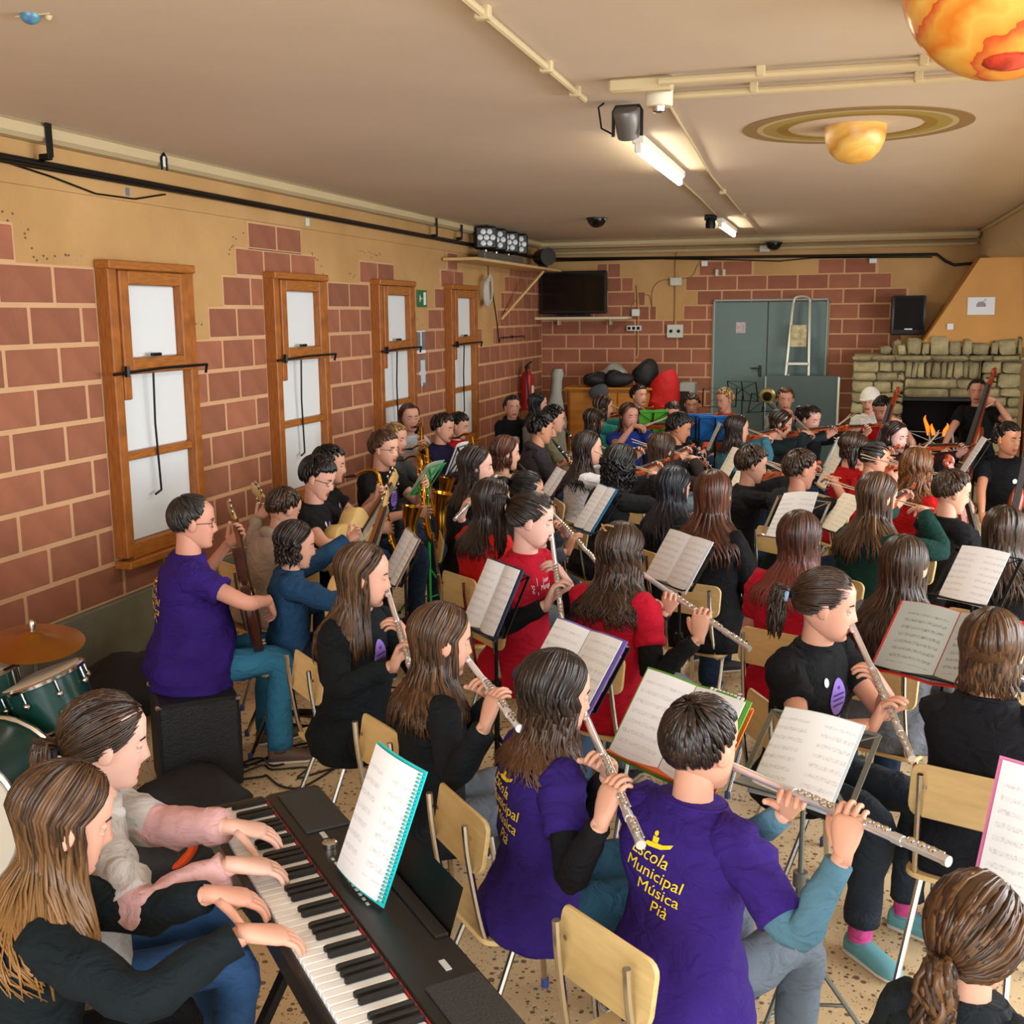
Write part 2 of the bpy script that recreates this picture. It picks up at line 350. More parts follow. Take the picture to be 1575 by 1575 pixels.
# windows: pine casing, raised upper sash, white shutter boards, cross rod and hanging hook
for i, (a, b) in enumerate(WIN):
    e = tag(bpy.data.objects.new('window_%d' % (i + 1), None), kind='structure'); COL.objects.link(e); e.location = (0, a, 0); w = b - a
    def pc(name, y0, y1, z0, z1, x0, x1, m): return bx(name, ((x0 + x1) / 2, (y0 + y1) / 2, (z0 + z1) / 2), (x1 - x0, y1 - y0, z1 - z0), m, e, .006)
    pc('jamb', 0, .075, .66, 2.28, 0, .085, M_wood); pc('jamb', w - .075, w, .66, 2.28, 0, .085, M_wood)
    pc('head_rail', -.005, w + .005, 2.265, 2.315, 0, .10, M_woodh); pc('sill', -.01, w + .01, .60, .645, 0, .11, M_woodh)
    pc('bottom_rail', .075, w - .075, .645, .735, 0, .075, M_woodh)
    pc('middle_rail', .075, w - .075, 1.205, 1.252, .01, .06, M_woodh)
    pc('panel', .075, w - .075, .735, 1.205, 0, .025, M_white); pc('panel', .075, w - .075, 1.252, 1.70, 0, .025, M_white)
    s = pc('sash', .08, .16, 1.69, 2.262, .03, .098, M_wood); pc('sash', w - .16, w - .08, 1.69, 2.262, .03, .098, M_wood)
    pc('sash_rail', .16, w - .16, 2.185, 2.262, .03, .098, M_woodh); pc('sash_rail', .16, w - .16, 1.69, 1.78, .03, .098, M_woodh)
    pc('sash_block', .085, .15, 1.55, 1.69, .03, .085, M_wood)
    pc('panel', .16, w - .16, 1.78, 2.185, 0, .045, M_white)
    mb = MB(); mb.tube([(.115, -.05, 1.70), (.115, w * .5, 1.715), (.115, w + .05, 1.715), (.10, w + .055, 1.665)], .009, 8); mb.tube([(.115, .07, 1.68), (.115, .07, 1.74)], .015, 6); mb.build('cross_rod', M_blackm, e)
    mb = MB(); mb.tube([(.09, w * .42, 1.70), (.075, w * .43, 1.4), (.07, w * .46, 1.03), (.07, w * .46, 1.0), (.075, w * .38, .985)], .007, 6); mb.build('hook_rod', M_blackm, e)
    mb = MB(); mb.box((.1, w * .45, 1.795), (.02, .09, .02), ch=.004); mb.build('catch', M_blackm, e)
# black pipe with cables and brackets along left and back wall
tag(MB().tube([(.055, -3, 2.77), (.055, BY - .08, 2.74)], .02, 10).tube([(.04, -3, 2.752), (.05, 5, 2.742), (.05, 9, 2.752), (.05, BY - .1, 2.72)], .012, 6).build('wall_pipe', M_blackm), 'black pipe with cables running along the top of the windowed wall', 'pipe')
tag(MB().tube([(.08, BY - .06, 2.73), (2.5, BY - .06, 2.70), (4.95, BY - .06, 2.68), (5.05, BY - .06, 2.6), (5.15, BY - .07, 2.55), (5.4, BY - .06, 2.57)], .018, 10).tube([(.2, BY - .05, 2.70), (1.6, BY - .05, 2.70), (2.6, BY - .05, 2.665), (3.1, BY - .05, 2.64), (3.5, BY - .05, 2.67), (4.9, BY - .05, 2.65)], .008, 6).build('wall_pipe', M_blackm), 'black pipe running along the top of the wall with the green door', 'pipe')
mb = MB(); mb.tube([(.03, 4.5, 2.75), (.03, 4.9, 2.71), (.03, 5.25, 2.66), (.03, 5.6, 2.665), (.03, 5.9, 2.72)], .005, 6); tag(mb.build('hanging_cable', M_blackm), 'thin brown cable sagging below the black pipe at far left', 'cable')
for (y, z0, z1, w, nm, lb) in ((4.81, 2.79, 2.95, .045, 'pipe_bracket', 'flat dark metal strap fixing pipe to ceiling near far-left edge'), (10.31, 2.76, 2.93, .04, 'pipe_bracket', 'dark pipe strap above third window'), (11.05, 2.78, 2.92, .05, 'pipe_bracket', 'short dark strap on cornice above the fourth window')):
    t = thing(nm, lb, 'bracket', (0, y, 0)); bx('strap', (.108, 0, (z0 + z1) / 2), (.008, w, z1 - z0), M_blackm, t, .002); bx('clamp', (.08, 0, z0), (.06, w * .8, .03), M_blackm, t, .004)
t = thing('wall_ring', 'dark ring hook with white insert on the cornice above first window', 'hook', (.108, 5.79, 2.84)); MB().tube([(.0, -.025, 0), (0, -.025, .07), (0, 0, .095), (0, .025, .07), (0, .025, 0)], .007, 6).build('ring', M_blackm, t); bx('insert', (-.003, 0, .05), (.006, .03, .06), M_white, t, .002)
# ---------------- ceiling furniture
def conduit(pts, r, lb, clips=()):
    t = thing('ceiling_conduit', lb, 'conduit', pts[0]); p0 = np.array(pts[0], float)
    MB().tube([np.array(q) - p0 for q in pts], r, 8).build('conduit_pipe', M_cream, t)
    for c in clips: bx('clip', np.array(c) - p0, (.035, .05, .05) if abs(pts[0][1] - pts[-1][1]) < abs(pts[0][0] - pts[-1][0]) else (.05, .035, .05), M_cream, t, .004)
    return t
conduit([(2.79, -3.5, 2.93), (2.78, 3.4, 2.93), (2.77, 4.98, 2.93)], .014, 'cream conduit on ceiling leading to the hung spotlight', [(2.78, 3.5, 2.935), (2.775, 4.3, 2.935), (2.77, 4.8, 2.935)])
conduit([(3.15, 4.65, 2.92), (5.4, 4.66, 2.92)], .016, 'upper of two parallel cream conduits crossing the ceiling', [(3.55, 4.655, 2.935), (4.15, 4.655, 2.935)])
conduit([(3.14, 4.97, 2.92), (5.4, 4.97, 2.92)], .016, 'lower of two parallel cream conduits crossing the ceiling', [(3.5, 4.97, 2.935), (4.15, 4.97, 2.935)])
conduit([(3.1, 5.2, 2.94), (2.98, 8.0, 2.94), (2.93, 11.2, 2.94), (2.9, 13.9, 2.94)], .008, 'thin cable pinned to the ceiling beside fluorescent lamp', [(2.96, 9.0, 2.94), (2.93, 11.2, 2.94)])
conduit([(2.74, 8.2, 2.94), (2.72, 9.6, 2.94), (2.68, 11.1, 2.94)], .008, 'thin cable linking the two fluorescent lamps', [])
t = thing('junction_trunking', 'cream plastic trunking box above the ceiling alarm', 'trunking', (3.07, 4.7, 2.92)); bx('box', (0, 0, 0), (.26, .06, .055), M_cream, t, .008)
t = thing('ceiling_alarm', 'white round alarm sounder hanging from ceiling below trunking box', 'alarm', (3.12, 4.85, 2.95))
MB().lathe([(.05, -.005), (.058, -.01), (.058, -.085), (.052, -.092)], sides=24).build('drum', mat('alarm_white', '#e6dfc6', .4), t); MB().lathe([(.03, -.092), (.026, -.112), (.012, -.116)], sides=16).build('lens', M_chrome, t)
t = thing('spotlight', 'grey spotlight in black yoke hung from ceiling by lit lamp', 'spotlight', (2.92, 5.2, 2.93))
MB().tube([(-.065, 0, -.13), (-.065, 0, -.02), (-.055, 0, 0), (.055, 0, 0), (.065, 0, -.02), (.065, 0, -.13)], .008, 6).build('yoke', M_blackm, t)
MB().lathe([(.035, .05), (.05, .045), (.055, -.02), (.06, -.07), (.052, -.085)], (0, .01, -.09), (0, .5, -.86), 20).build('can', mat('spot_grey', '#6d6a66', .4, metal=.4), t)
MB().tube([(-.065, 0, -.12), (-.12, 0, -.09), (-.13, -.02, 0), (-.1, -.05, .01)], .005, 6).build('cord', M_blackm, t)
def batten(y0, y1, x, lb, power):
    t = thing('fluorescent_lamp', lb, 'lamp', (x, (y0 + y1) / 2, 2.95), 0, 'fluorescent battens'); L = y1 - y0
    bx('housing', (0, 0, -.03), (.07, L, .05), mat('batten_white', '#e9e6da', .5), t, .008)
    MB().tube([(0, -L / 2 + .03, -.085), (0, L / 2 - .03, -.085)], .019, 12).build('tube', mat('lamp_tube', '#fff4dc', .3, emit=14), t)
    for s in (-1, 1): bx('lamp_holder', (0, s * (L / 2 - .015), -.07), (.04, .03, .06), mat('batten_white', '#e9e6da'), t, .006)
    d = bpy.data.lights.new('tube_light', 'AREA'); d.shape = 'RECTANGLE'; d.size = .08; d.size_y = L * .9; d.energy = power; d.color = (1, .93, .8)
    o = bpy.data.objects.new('tube_light', d); COL.objects.link(o); o.parent = t; o.location = (0, 0, -.115)
batten(6.1, 7.7, 2.81, 'lit fluorescent batten in the middle of the ceiling', 16)
batten(11.5, 13.0, 2.68, 'lit fluorescent batten at the far end of ceiling', 16)
t = thing('spotlight', 'small black spotlight beside the far fluorescent batten', 'spotlight', (2.62, 11.2, 2.95)); bx('yoke', (0, 0, -.03), (.12, .05, .06), M_blackm, t, .01); MB().lathe([(.04, 0), (.05, -.06), (.045, -.1)], (0, 0, -.03), sides=14).build('can', M_blackm, t)
for (x, y, r, lb) in ((1.5, 11.14, .10, 'black dome camera on ceiling left of the far lamp'), (3.05, 14.2, .10, 'black dome camera on ceiling right of far lamp')):
    t = thing('dome_camera', lb, 'camera', (x, y, CZ if y < 14 else 2.85)); MB().lathe([(r * 1.05, 0), (r * 1.05, -.015)], sides=24).build('rim', M_black, t)
    MB().sph((0, 0, -.012), (r * .95, r * .95, r * .85), 24, 8, v0=.5, v1=1).build('dome', mat('dome_glass', '#0d0d0f', .12), t)
# painted planets
def band_mat(name, cols, scale, rough=.35):
    m = bpy.data.materials.new(name); m.use_nodes = True; nt = m.node_tree; b = nt.nodes['Principled BSDF']; L = nt.links.new
    tc = nt.nodes.new('ShaderNodeTexCoord'); n = nt.nodes.new('ShaderNodeTexNoise'); n.inputs['Scale'].default_value = 6; n.inputs['Detail'].default_value = 3; L(tc.outputs['Object'], n.inputs['Vector'])
    mp = nt.nodes.new('ShaderNodeMapping'); mp.inputs['Rotation'].default_value = (.25, .3, 0); L(tc.outputs['Object'], mp.inputs['Vector'])
    sp = nt.nodes.new('ShaderNodeSeparateXYZ'); L(mp.outputs[0], sp.inputs[0])
    a = nt.nodes.new('ShaderNodeMath'); a.operation = 'MULTIPLY_ADD'; L(sp.outputs[2], a.inputs[0]); a.inputs[1].default_value = scale; L(n.outputs[0], a.inputs[2])
    f = nt.nodes.new('ShaderNodeMath'); f.operation = 'FRACT'; L(a.outputs[0], f.inputs[0])
    r = nt.nodes.new('ShaderNodeValToRGB'); cr_ = r.color_ramp; cr_.elements[0].color = lin(cols[0]); cr_.elements[1].color = lin(cols[-1])
    for i, c in enumerate(cols[1:-1]): q = cr_.elements.new((i + 1) / (len(cols) - 1)); q.color = lin(c)
    L(f.outputs[0], r.inputs[0]); L(r.outputs[0], b.inputs['Base Color']); b.inputs['Roughness'].default_value = rough
    return m
t = thing('planet_lamp', 'yellow half-globe planet with a painted ring on the ceiling', 'planet model', (3.92, 6.25, CZ))
MB().lathe([(.155, .0), (.155, -.03), (.148, -.08), (.125, -.13), (.085, -.168), (.04, -.185), (.004, -.19)], sides=32).build('globe', band_mat('saturn_paint', ['#e8b04e', '#f0c46c', '#cf9438', '#ecbd60'], 9), t)
mb = MB(); n = 64
def annul(r0, r1, z, m):
    a = np.linspace(0, 2 * math.pi, n, endpoint=False); c, s_ = np.cos(a), np.sin(a)
    rr = [np.stack([c * r, s_ * r, np.full(n, zz)], 1) for r, zz in ((r0, z), (r1, z), (r1, z - .004), (r0, z - .004))]
    mb.rings(np.array(rr), False, m, closed=True)
annul(.34, .40, 0, 0); annul(.40, .47, 0, 1); annul(.47, .50, 0, 2); annul(.50, .575, 0, 3)
mb.build('ring', [mat('ring_ochre', '#9c7b2a', .8), mat('ring_olive', '#a8934a', .8), mat('ring_pale', '#c4b183', .8), mat('ring_brown', '#96794c', .8)], t)
t = thing('planet_lamp', 'big orange banded half-globe planet hanging at top right', 'planet model', (4.32, 3.69, CZ)); MB().sph((0, 0, .02), (.30, .30, .30), 40, 14, v0=.5, v1=1).build('globe', band_mat('jupiter_paint', ['#f0a23c', '#f7c65e', '#ee8a2c', '#f4b04a', '#d9552e'], 7, .2), t)
MB().sph((.0, -.10, -.245), (.075, .06, .03), 14, 8).build('red_spot', mat('jupiter_spot', '#c5432d', .2, var=.3, scale=30), t)
t = thing('planet_lamp', 'small blue half-globe planet on ceiling at top left', 'planet model', (1.39, 3.14, CZ)); MB().sph((0, 0, 0), (.032, .032, .03), 20, 8, v0=.5, v1=1).build('globe', mat('earth_paint', '#4f74b8', .3, var=.3, scale=40, col2='#5fa8a0'), t)
MB().tube([(-.055, 0, -.002), (.07, 0, -.002)], .003, 5).build('wire', M_cream, t)
t = thing('planet_lamp', 'tiny cream moon beside the small blue ceiling planet', 'planet model', (1.435, 3.17, CZ)); MB().sph((0, 0, 0), (.012, .012, .014), 12, 6, v0=.5, v1=1).build('globe', M_cream, t)
# ---------------- left wall fittings
def on_left(name, label, cat, y, z, w, h, m, t=.01): 
    e = thing(name, label, cat, (.002, y, z)); bx('board', (t / 2, 0, 0), (t, w, h), m, e, .002); return e
e = on_left('exit_sign', 'green emergency exit sign with white arrow and door', 'sign', 10.13, 2.165, .25, .16, mat('sign_green', '#1c6b3c', .4))
MB().bar((.011, -.07, 0), (.011, .0, 0), .022, .004).prism([(-.01, .035), (.0, -0.0), (-.01, -.035), (-.035, 0)], .003, np.array([[0, 0, 1, .012], [-1, 0, 0, -.075], [0, 1, 0, 0], [0, 0, 0, 1.]])).build('arrow', M_white, e)
bx('door_symbol', (.011, .065, 0), (.003, .06, .12), mat('sign_white', '#e8efe6', .5), e, .001)
e = on_left('wall_notice', 'white notice sheet below the green exit sign', 'notice', 10.1, 1.75, .22, .22, M_paper, .004)
e = on_left('wall_notice', 'long narrow white notice under the other wall notice', 'notice', 10.12, 1.47, .17, .29, M_paper, .004)
bx('print', (.0055, 0, 0), (.001, .12, .22), mat('faint_print', '#cfd2d6', .7), e, 0)
on_left('wall_tag', 'tiny blue tag stuck on plaster above the first window', 'sticker', 5.55, 2.70, .03, .04, mat('tag_blue', '#5f7896', .6), .004).location.x = .018
on_left('pipe_label', 'small pale clip tag under the pipe above second window', 'sticker', 7.75, 2.70, .06, .06, mat('tag_pale', '#cfd6c8', .6), .006).location.x = .018
# lights shelf in far-left corner
t = thing('lighting_shelf', 'pale wooden shelf on wall bracket in far-left corner', 'shelf', (.2, 12.45, 2.56)); bx('board', (0, 0, 0), (.36, 3.5, .03), mat('shelf_pine', '#d6b47c', .5, var=.1, scale=4), t, .004)
MB().bar((.12, 1.05, -.03), (-.18, .25, -.60), .025, .025).build('brace', mat('shelf_pine', '#d6b47c'), t)
t = thing('stage_light_bar', 'bar of four black stage spotlights on the corner shelf', 'stage lights', (.2, 12.15, 2.575))
bx('base_bar', (0, 0, .05), (.09, 1.5, .09), mat('bar_grey', '#5d5a55', .5), t, .01)
for q in (-.6, -.22, .25, .62):
    f = MB().box((.0, q, .24), (.24, .12, .24), rotz(.5), 0, .02).build('spot_head', M_black, t); ax_ = rotz(.5) @ V(0, -1, 0); ux_ = rotz(.5) @ V(1, 0, 0)
    mb = MB()
    for k in range(7):
        a = k * math.pi / 3; rr = 0 if k == 6 else .068; mb.lathe([(.03, 0), (.03, .012), (.018, .016)], V(0, q, .24) + ax_ * .058 + ux_ * rr * math.cos(a) + V(0, 0, rr * math.sin(a)), ax_, 10)
    mb.build('lens_cluster', mat('lens_white', '#dfe5e6', .2), f); MB().tube([(0, q, .09), (0, q, .14)], .012, 6).build('post', M_chrome, t)
mb = MB(); mb.tube(cr([(.02, -.6, .36), (-.05, -.4, .52), (-.05, .1, .54), (-.03, .5, .50), (0, .62, .36)], 5), .008, 6); mb.build('power_cord', M_black, t)
t = thing('stage_light', 'single black stage lamp at right end of corner shelf', 'stage lights', (.25, 13.75, 2.575)); MB().lathe([(.08, -.12), (.10, -.05), (.10, .12), (.11, .14)], (0, 0, .14), (.7, -.7, 0), 16).build('can', M_black, t); bx('stand', (0, 0, .025), (.1, .1, .05), M_black, t, .005)
t = thing('cable_coil', 'coil of grey cable hanging below the corner shelf', 'cable', (.07, 11.95, 2.25)); mb = MB()
for k in range(6): mb.tube([(.02 + .006 * k, (.13 - .01 * k) * math.cos(a), .15 * math.sin(a) + .01 * k) for a in np.linspace(0, 2 * math.pi, 20)], .011, 6)
mb.build('coil', mat('cable_grey', '#b9b6ae', .6), t); MB().tube(cr([(.03, .1, .1), (.03, .3, -.3), (.03, .38, -.55), (.04, .42, -.5)], 4), .008, 6).build('plug_lead', M_black, t); MB().tube([(.03, 0, .1), (.03, 0, .3)], .006, 6).build('hanger', M_black, t)
t = thing('wall_rail', 'thin dark rod fixed to blocks under the corner shelf', 'rail', (.03, 13.15, 1.74)); MB().tube([(0, -.5, 0), (0, .5, .0), (0, .5, -.03)], .008, 6).build('rod', M_blackm, t); bx('bracket', (-.01, 0, 0), (.02, .03, .03), M_blackm, t, .003)
t = thing('fire_extinguisher', 'red fire extinguisher hung on far-left wall', 'extinguisher', (.12, 13.45, .82))
MB().lathe([(.05, 0), (.075, .02), (.078, .40), (.06, .46), (.025, .49), (.02, .52)], sides=20).build('cylinder', mat('ext_red', '#b01717', .3), t)
bx('valve', (0, 0, .535), (.05, .05, .04), M_black, t, .005); MB().bar((0, -.02, .56), (.02, .14, .60), .02, .015).build('handle', M_black, t); MB().tube(cr([(.0, -.03, .53), (.03, -.1, .45), (.05, -.09, .15)], 4), .012, 6).build('hose', M_black, t); bx('label_band', (.073, 0, .25), (.012, .07, .12), M_paper, t, .003)
# ---------------- back wall fittings
t = thing('television', 'flat black television standing on a cream wall shelf', 'television', (.50, BY - .22, 1.975), R(-4)); bx('screen_frame', (0, 0, .31), (.90, .07, .55), M_black, t, .012); bx('screen', (0, -.037, .315), (.84, .004, .48), mat('tv_glass', '#0b0a09', .12), t, .001); bx('foot', (0, 0, .015), (.4, .16, .03), M_black, t, .005)
t = thing('wall_shelf', 'long cream shelf under the television', 'shelf', (.62, BY - .18, 1.955)); bx('board', (0, 0, 0), (1.24, .34, .035), mat('shelf_cream', '#d8cba6', .5), t, .005); bx('bracket', (.35, .1, -.05), (.03, .12, .08), M_cream, t, .004); bx('bracket', (-.35, .1, -.05), (.03, .12, .08), M_cream, t, .004)
def elec(name, lb, cat, x, z, w, h, m, t_=.06):
    e = thing(name, lb, cat, (x, BY - .005, z)); bx('case', (0, -t_ / 2, 0), (w, t_, h), m, e, .006); return e
M_box = mat('box_grey', '#c9cbbf', .5)
elec('router', 'small white box at right end of television shelf', 'box', 1.29, 2.02, .10, .09, M_white)
e = elec('socket_strip', 'white socket strip below the television shelf', 'socket', 1.27, 1.82, .19, .07, M_white)
for q in (-.06, 0, .06): bx('socket', (q, -.062, 0), (.04, .005, .04), M_blackm, e, .002)
e = elec('socket_box', 'grey double socket box left of the green door', 'socket', 1.81, 1.78, .21, .17, M_box)
for q in (-.05, .05): MB().lathe([(.022, 0), (.022, .012)], (q, -.06, 0), (0, -1, 0), 12).build('socket', M_blackm, e)
elec('junction_box', 'grey junction box above the double socket box', 'box', 1.81, 2.41, .15, .10, M_box)
elec('junction_box', 'grey box on soffit above the green door', 'box', 2.93, 2.79, .13, .08, M_box, .1).location.y = BY - .1
elec('alarm_sensor', 'small white sensor above left side of the green door', 'sensor', 2.17, 2.63, .08, .07, M_white)
elec('alarm_sensor', 'small white sensor under pipe right of the green door', 'sensor', 4.22, 2.62, .09, .06, M_white)
e = elec('conduit_clip', 'two short white conduit clips above green door', 'clip', 2.33, 2.51, .04, .09, M_box); bx('clip_arm', (.09, -.02, 0), (.035, .05, .09), M_box, e, .004)
t = thing('wall_conduit', 'tan conduit running down between the two grey electric boxes', 'conduit', (1.81, BY - .02, 1.86)); MB().tube([(0, 0, 0), (0, 0, .52)], .016, 8).tube(cr([(0, 0, .58), (0, 0, .85), (.06, 0, .96), (.25, 0, .98), (.9, 0, .96)], 4), .014, 8).build('conduit_pipe', M_plaster, t)
t = thing('wall_conduit', 'tan conduit down from the socket strip', 'conduit', (1.32, BY - .02, 1.42)); MB().tube(cr([(-.06, 0, 0), (0, 0, .05), (0, 0, .35), (0, 0, .65), (-.02, 0, .95)], 4), .012, 8).build('conduit_pipe', M_plaster, t)
t = thing('wall_cable', 'thin cable looping over the plaster right of television', 'cable', (1.5, BY - .008, 2.0)); MB().tube(cr([(-.3, 0, -.05), (-.25, 0, .15), (-.05, 0, .25), (0, 0, .05), (.0, 0, .3), (.1, 0, .42), (.28, 0, .44), (.5, 0, .47), (.58, 0, .62)], 4), .005, 5).build('lead', mat('cable_tan', '#8a6a3a', .8), t)
# green double door
e = tag(bpy.data.objects.new('door_1', None), kind='structure'); COL.objects.link(e); e.location = (2.305, BY, 0)
M_dframe = mat('door_frame_grey', '#93a09a', .5)
bx('door_leaf', (.345, -.03, 1.07), (.66, .04, 2.14), M_door, e, .004); bx('door_leaf', (1.04, -.03, 1.07), (.71, .04, 2.14), M_door, e, .004)
bx('door_frame', (.006, -.035, 1.085), (.024, .06, 2.17), M_dframe, e, .004); bx('door_frame', (1.404, -.035, 1.085), (.024, .06, 2.17), M_dframe, e, .004); bx('door_frame', (.705, -.035, 2.165), (1.42, .06, .024), M_dframe, e, .004)
h = bx('door_handle', (.60, -.07, 1.275), (.035, .03, .14), M_black, e, .005); MB().tube([(.60, -.09, 1.31), (.49, -.10, 1.31)], .012, 8).build('lever', M_black, h)
bx('door_notice', (.345, -.052, 1.82), (.12, .004, .14), mat('notice_pink', '#b9a9ad', .7, var=.3, scale=30), e, .001)
# aluminium step ladder in front of the door
t = thing('step_ladder', 'aluminium step ladder leaning against the green door', 'ladder', (3.37, 14.2, 0)); M_alu = mat('aluminium', '#c9c8ba', .45, metal=.7)
for s in (-1, 1):
    MB().bar((s * .19 - .02, -.06, 0), (s * .10 + .03, .12, 2.12), .03, .055, ch=.004).build('rail', M_alu, t)
    MB().bar((s * .19 - .02, .30, 0), (s * .12 + .02, .16, 1.25), .025, .04, ch=.004).build('rear_leg', M_alu, t)
MB().tube(cr([(-.07, .12, 2.12), (-.05, .12, 2.18), (.03, .12, 2.20), (.11, .12, 2.18), (.13, .12, 2.12)], 4), .016, 8).build('handrail', M_alu, t)
for z in (.3, .6, .9, 1.38): 
    k = z / 2.12; bx('tread', (-.02 * (1 - k) + .03 * k, -.06 + .18 * k, z), (.36 - .17 * k, .10, .035), M_alu, t, .004)
bx('platform', (.01, .06, 1.72), (.19, .03, .27), mat('ladder_label', '#b9ab84', .7, var=.4, scale=18), t, .004)
t = thing('board_panel', 'dark green board standing on edge before the door', 'board', (3.45, 13.95, 0)); bx('panel', (0, 0, .66), (.86, .03, 1.18), mat('board_green', '#3d4f4c', .5, var=.06), t, .004); bx('edge_strip', (.43, -.005, .62), (.03, .04, 1.24), M_alu, t, .004); bx('edge_strip', (-.43, -.005, .62), (.02, .04, 1.24), M_dframe, t, .004)
# stage speaker on the mantel
t = thing('loudspeaker', 'black loudspeaker standing on the stone mantel', 'loudspeaker', (4.62, 14.2, 1.73), R(8)); MB().prism([(-.19, -.15), (.19, -.15), (.15, .17), (-.15, .17)], .46, np.array([[1, 0, 0, 0], [0, 1, 0, 0], [0, 0, 1, .23], [0, 0, 0, 1.]]), 0, .015).build('cabinet', M_black, t)
bx('grille', (0, -.155, .25), (.33, .01, .38), mat('grille', '#0c0c0c', .8, bump=.6, bscale=300), t, .004); bx('badge', (0, -.163, .07), (.09, .004, .015), M_white, t, .001)
# ---------------- fireplace
t = thing('fireplace', 'stone fireplace with sloping ochre plaster hood and burning fire', 'fireplace', (4.03, 13.7, 0)); rs = random.Random(11)
M_soot_hole = mat('soot_and_hole_dark', '#0f0d0b', .95); M_mort = mat('mortar', '#7d735a', .95, var=.2, scale=8)
mb = MB(); mb.box((.29, .46, .73), (.56, .84, 1.46)).box((1.62, .46, .73), (.42, .84, 1.46)).box((1.0, .46, 1.24), (.9, .84, .44)); mb.build('masonry_core', M_mort, t, smooth=False)
mb = MB(); mb.box((1.0, .8, .55), (.84, .04, 1.0)).box((1.0, .46, .2), (.84, .8, .4)); mb.build('firebox', M_soot_hole, t, smooth=False)
def stone(x0, x1, z0, z1, y=.03, d=.10, jit=.015):
    mb = MB(); mb.box((0, 0, 0), (x1 - x0 - .012, d, z1 - z0 - .012), None, 0, .018)
    v = mb.v[0]; v += np.array([[rs.uniform(-jit, jit) * .7, rs.uniform(-jit, jit), rs.uniform(-jit, jit) * .7] for _ in v])
    o = mb.build('stone', M_stone, t, ang=60); o.location = ((x0 + x1) / 2, y - rs.uniform(0, .02), (z0 + z1) / 2)
def coursed(x0, x1, z0, z1, hs=(.1, .17), ws=(.12, .3)):
    z = z0
    while z < z1 - .03:
        h = min(rs.uniform(*hs), z1 - z)
        if z1 - z - h < .05: h = z1 - z
        x = x0
        while x < x1 - .02:
            w = min(rs.uniform(*ws), x1 - x)
            if x1 - x - w < .06: w = x1 - x
            stone(x, x + w, z, z + h); x += w
        z += h
coursed(0, .58, 0, 1.44); coursed(1.41, 1.83, 0, 1.44); coursed(.58, 1.41, 1.02, 1.24, (.1, .12), (.35, .6))
x = .58
while x < 1.40: w = rs.uniform(.06, .11); stone(x, min(x + w, 1.41), 1.24, 1.44); x += w
x = -.02
while x < 1.84: w = rs.uniform(.22, .42); stone(x, min(x + w, 1.86), 1.445, 1.505, -.02, .2, .008); x += w
mb = MB(); mb.box((.92, .45, 1.475), (1.8, .86, .055)); mb.build('mantel_slab', M_stone, t)
x = .48
while x < 1.80: w = rs.uniform(.09, .2); stone(x, min(x + w, 1.83), 1.505, 1.505 + rs.uniform(.13, .24), .05, .12, .02); x += w
x = .3
while x < .75: w = rs.uniform(.1, .16); stone(x, x + w, 1.505, 1.505 + rs.uniform(.1, .2), .25, .16, .025); x += w
# sloped hood
hv = [(.74, .04, 1.60), (1.86, .04, 1.60), (1.86, .20, 2.60), (1.34, .20, 2.60), (.74, .9, 1.60), (1.86, .9, 1.60), (1.86, .9, 2.60), (1.34, .9, 2.60)]
MB().add(hv, [(0, 1, 2, 3), (5, 4, 7, 6), (0, 3, 7, 4), (1, 5, 6, 2), (3, 2, 6, 7), (0, 4, 5, 1)]).build('hood', mat('hood_plaster', '#cf9a58', .9, var=.06, scale=3), t, smooth=False)
for k in range(5): MB().tube([(.8 + .07 * k, .3 + .04 * (k % 2), .43 + .05 * (k % 3)), (1.05 + .06 * k, .35, .47 + .04 * (k % 2))], .035, 8).build('log', mat('charred_log', '#2a1c12', .9, var=.4, scale=20), t)
mf = mat('flame', '#ff6a14', .5, emit=1.3)
for fx, fz, hh, dx in ((.90, .55, .24, -.05), (.96, .53, .16, -.03), (1.07, .54, .16, .04)):
    mb = MB(); mb.tube(cr([(fx, .3, fz), (fx + dx * .3, .3, fz + hh * .4), (fx + dx, .3, fz + hh * .8), (fx + dx * .8, .3, fz + hh)], 4), np.interp(np.linspace(0, 1, 13), [0, .35, .8, 1], [.015, .024, .010, .002]), 8, flat=.6); mb.build('flame', mf, t)
bx('lintel_bar', (1.0, .0, 1.0), (.86, .03, .04), M_blackm, t, .004)
e = thing('hood_notice', 'white printed notice pasted on the ochre fireplace hood', 'notice', (5.40, 13.80, 2.06)); Mx = rotx(R(-9)); bx('sheet', (0, 0, 0), (.29, .004, .20), M_paper, e, .001, Mx); MB().lathe([(.03, 0), (.05, .001), (.05, .002), (.03, .002)], (0, -.003, 0), (0, -1, -.16), 20).bar((-.0, -.005, .02), (.05, -.005, .08), .015, .002).build('emblem', mat('emblem', '#9a8f9c', .7), e)
e = thing('hood_switch', 'small pale switch on lower left of fireplace hood', 'switch', (5.08, 13.755, 1.83)); bx('plate', (0, 0, 0), (.07, .02, .07), M_paper, e, .004)
e = thing('timber_post', 'orange-brown timber post at right of the fireplace', 'post', (6.03, 13.75, 0)); bx('post', (0, 0, 1.25), (.22, .22, 2.5), mat('post_wood', '#8a4e1e', .6, var=.25, scale=4, stretch=(6, 6, 1)), e, .008); bx('base', (0, 0, .03), (.25, .25, .06), M_wood, e, .006)
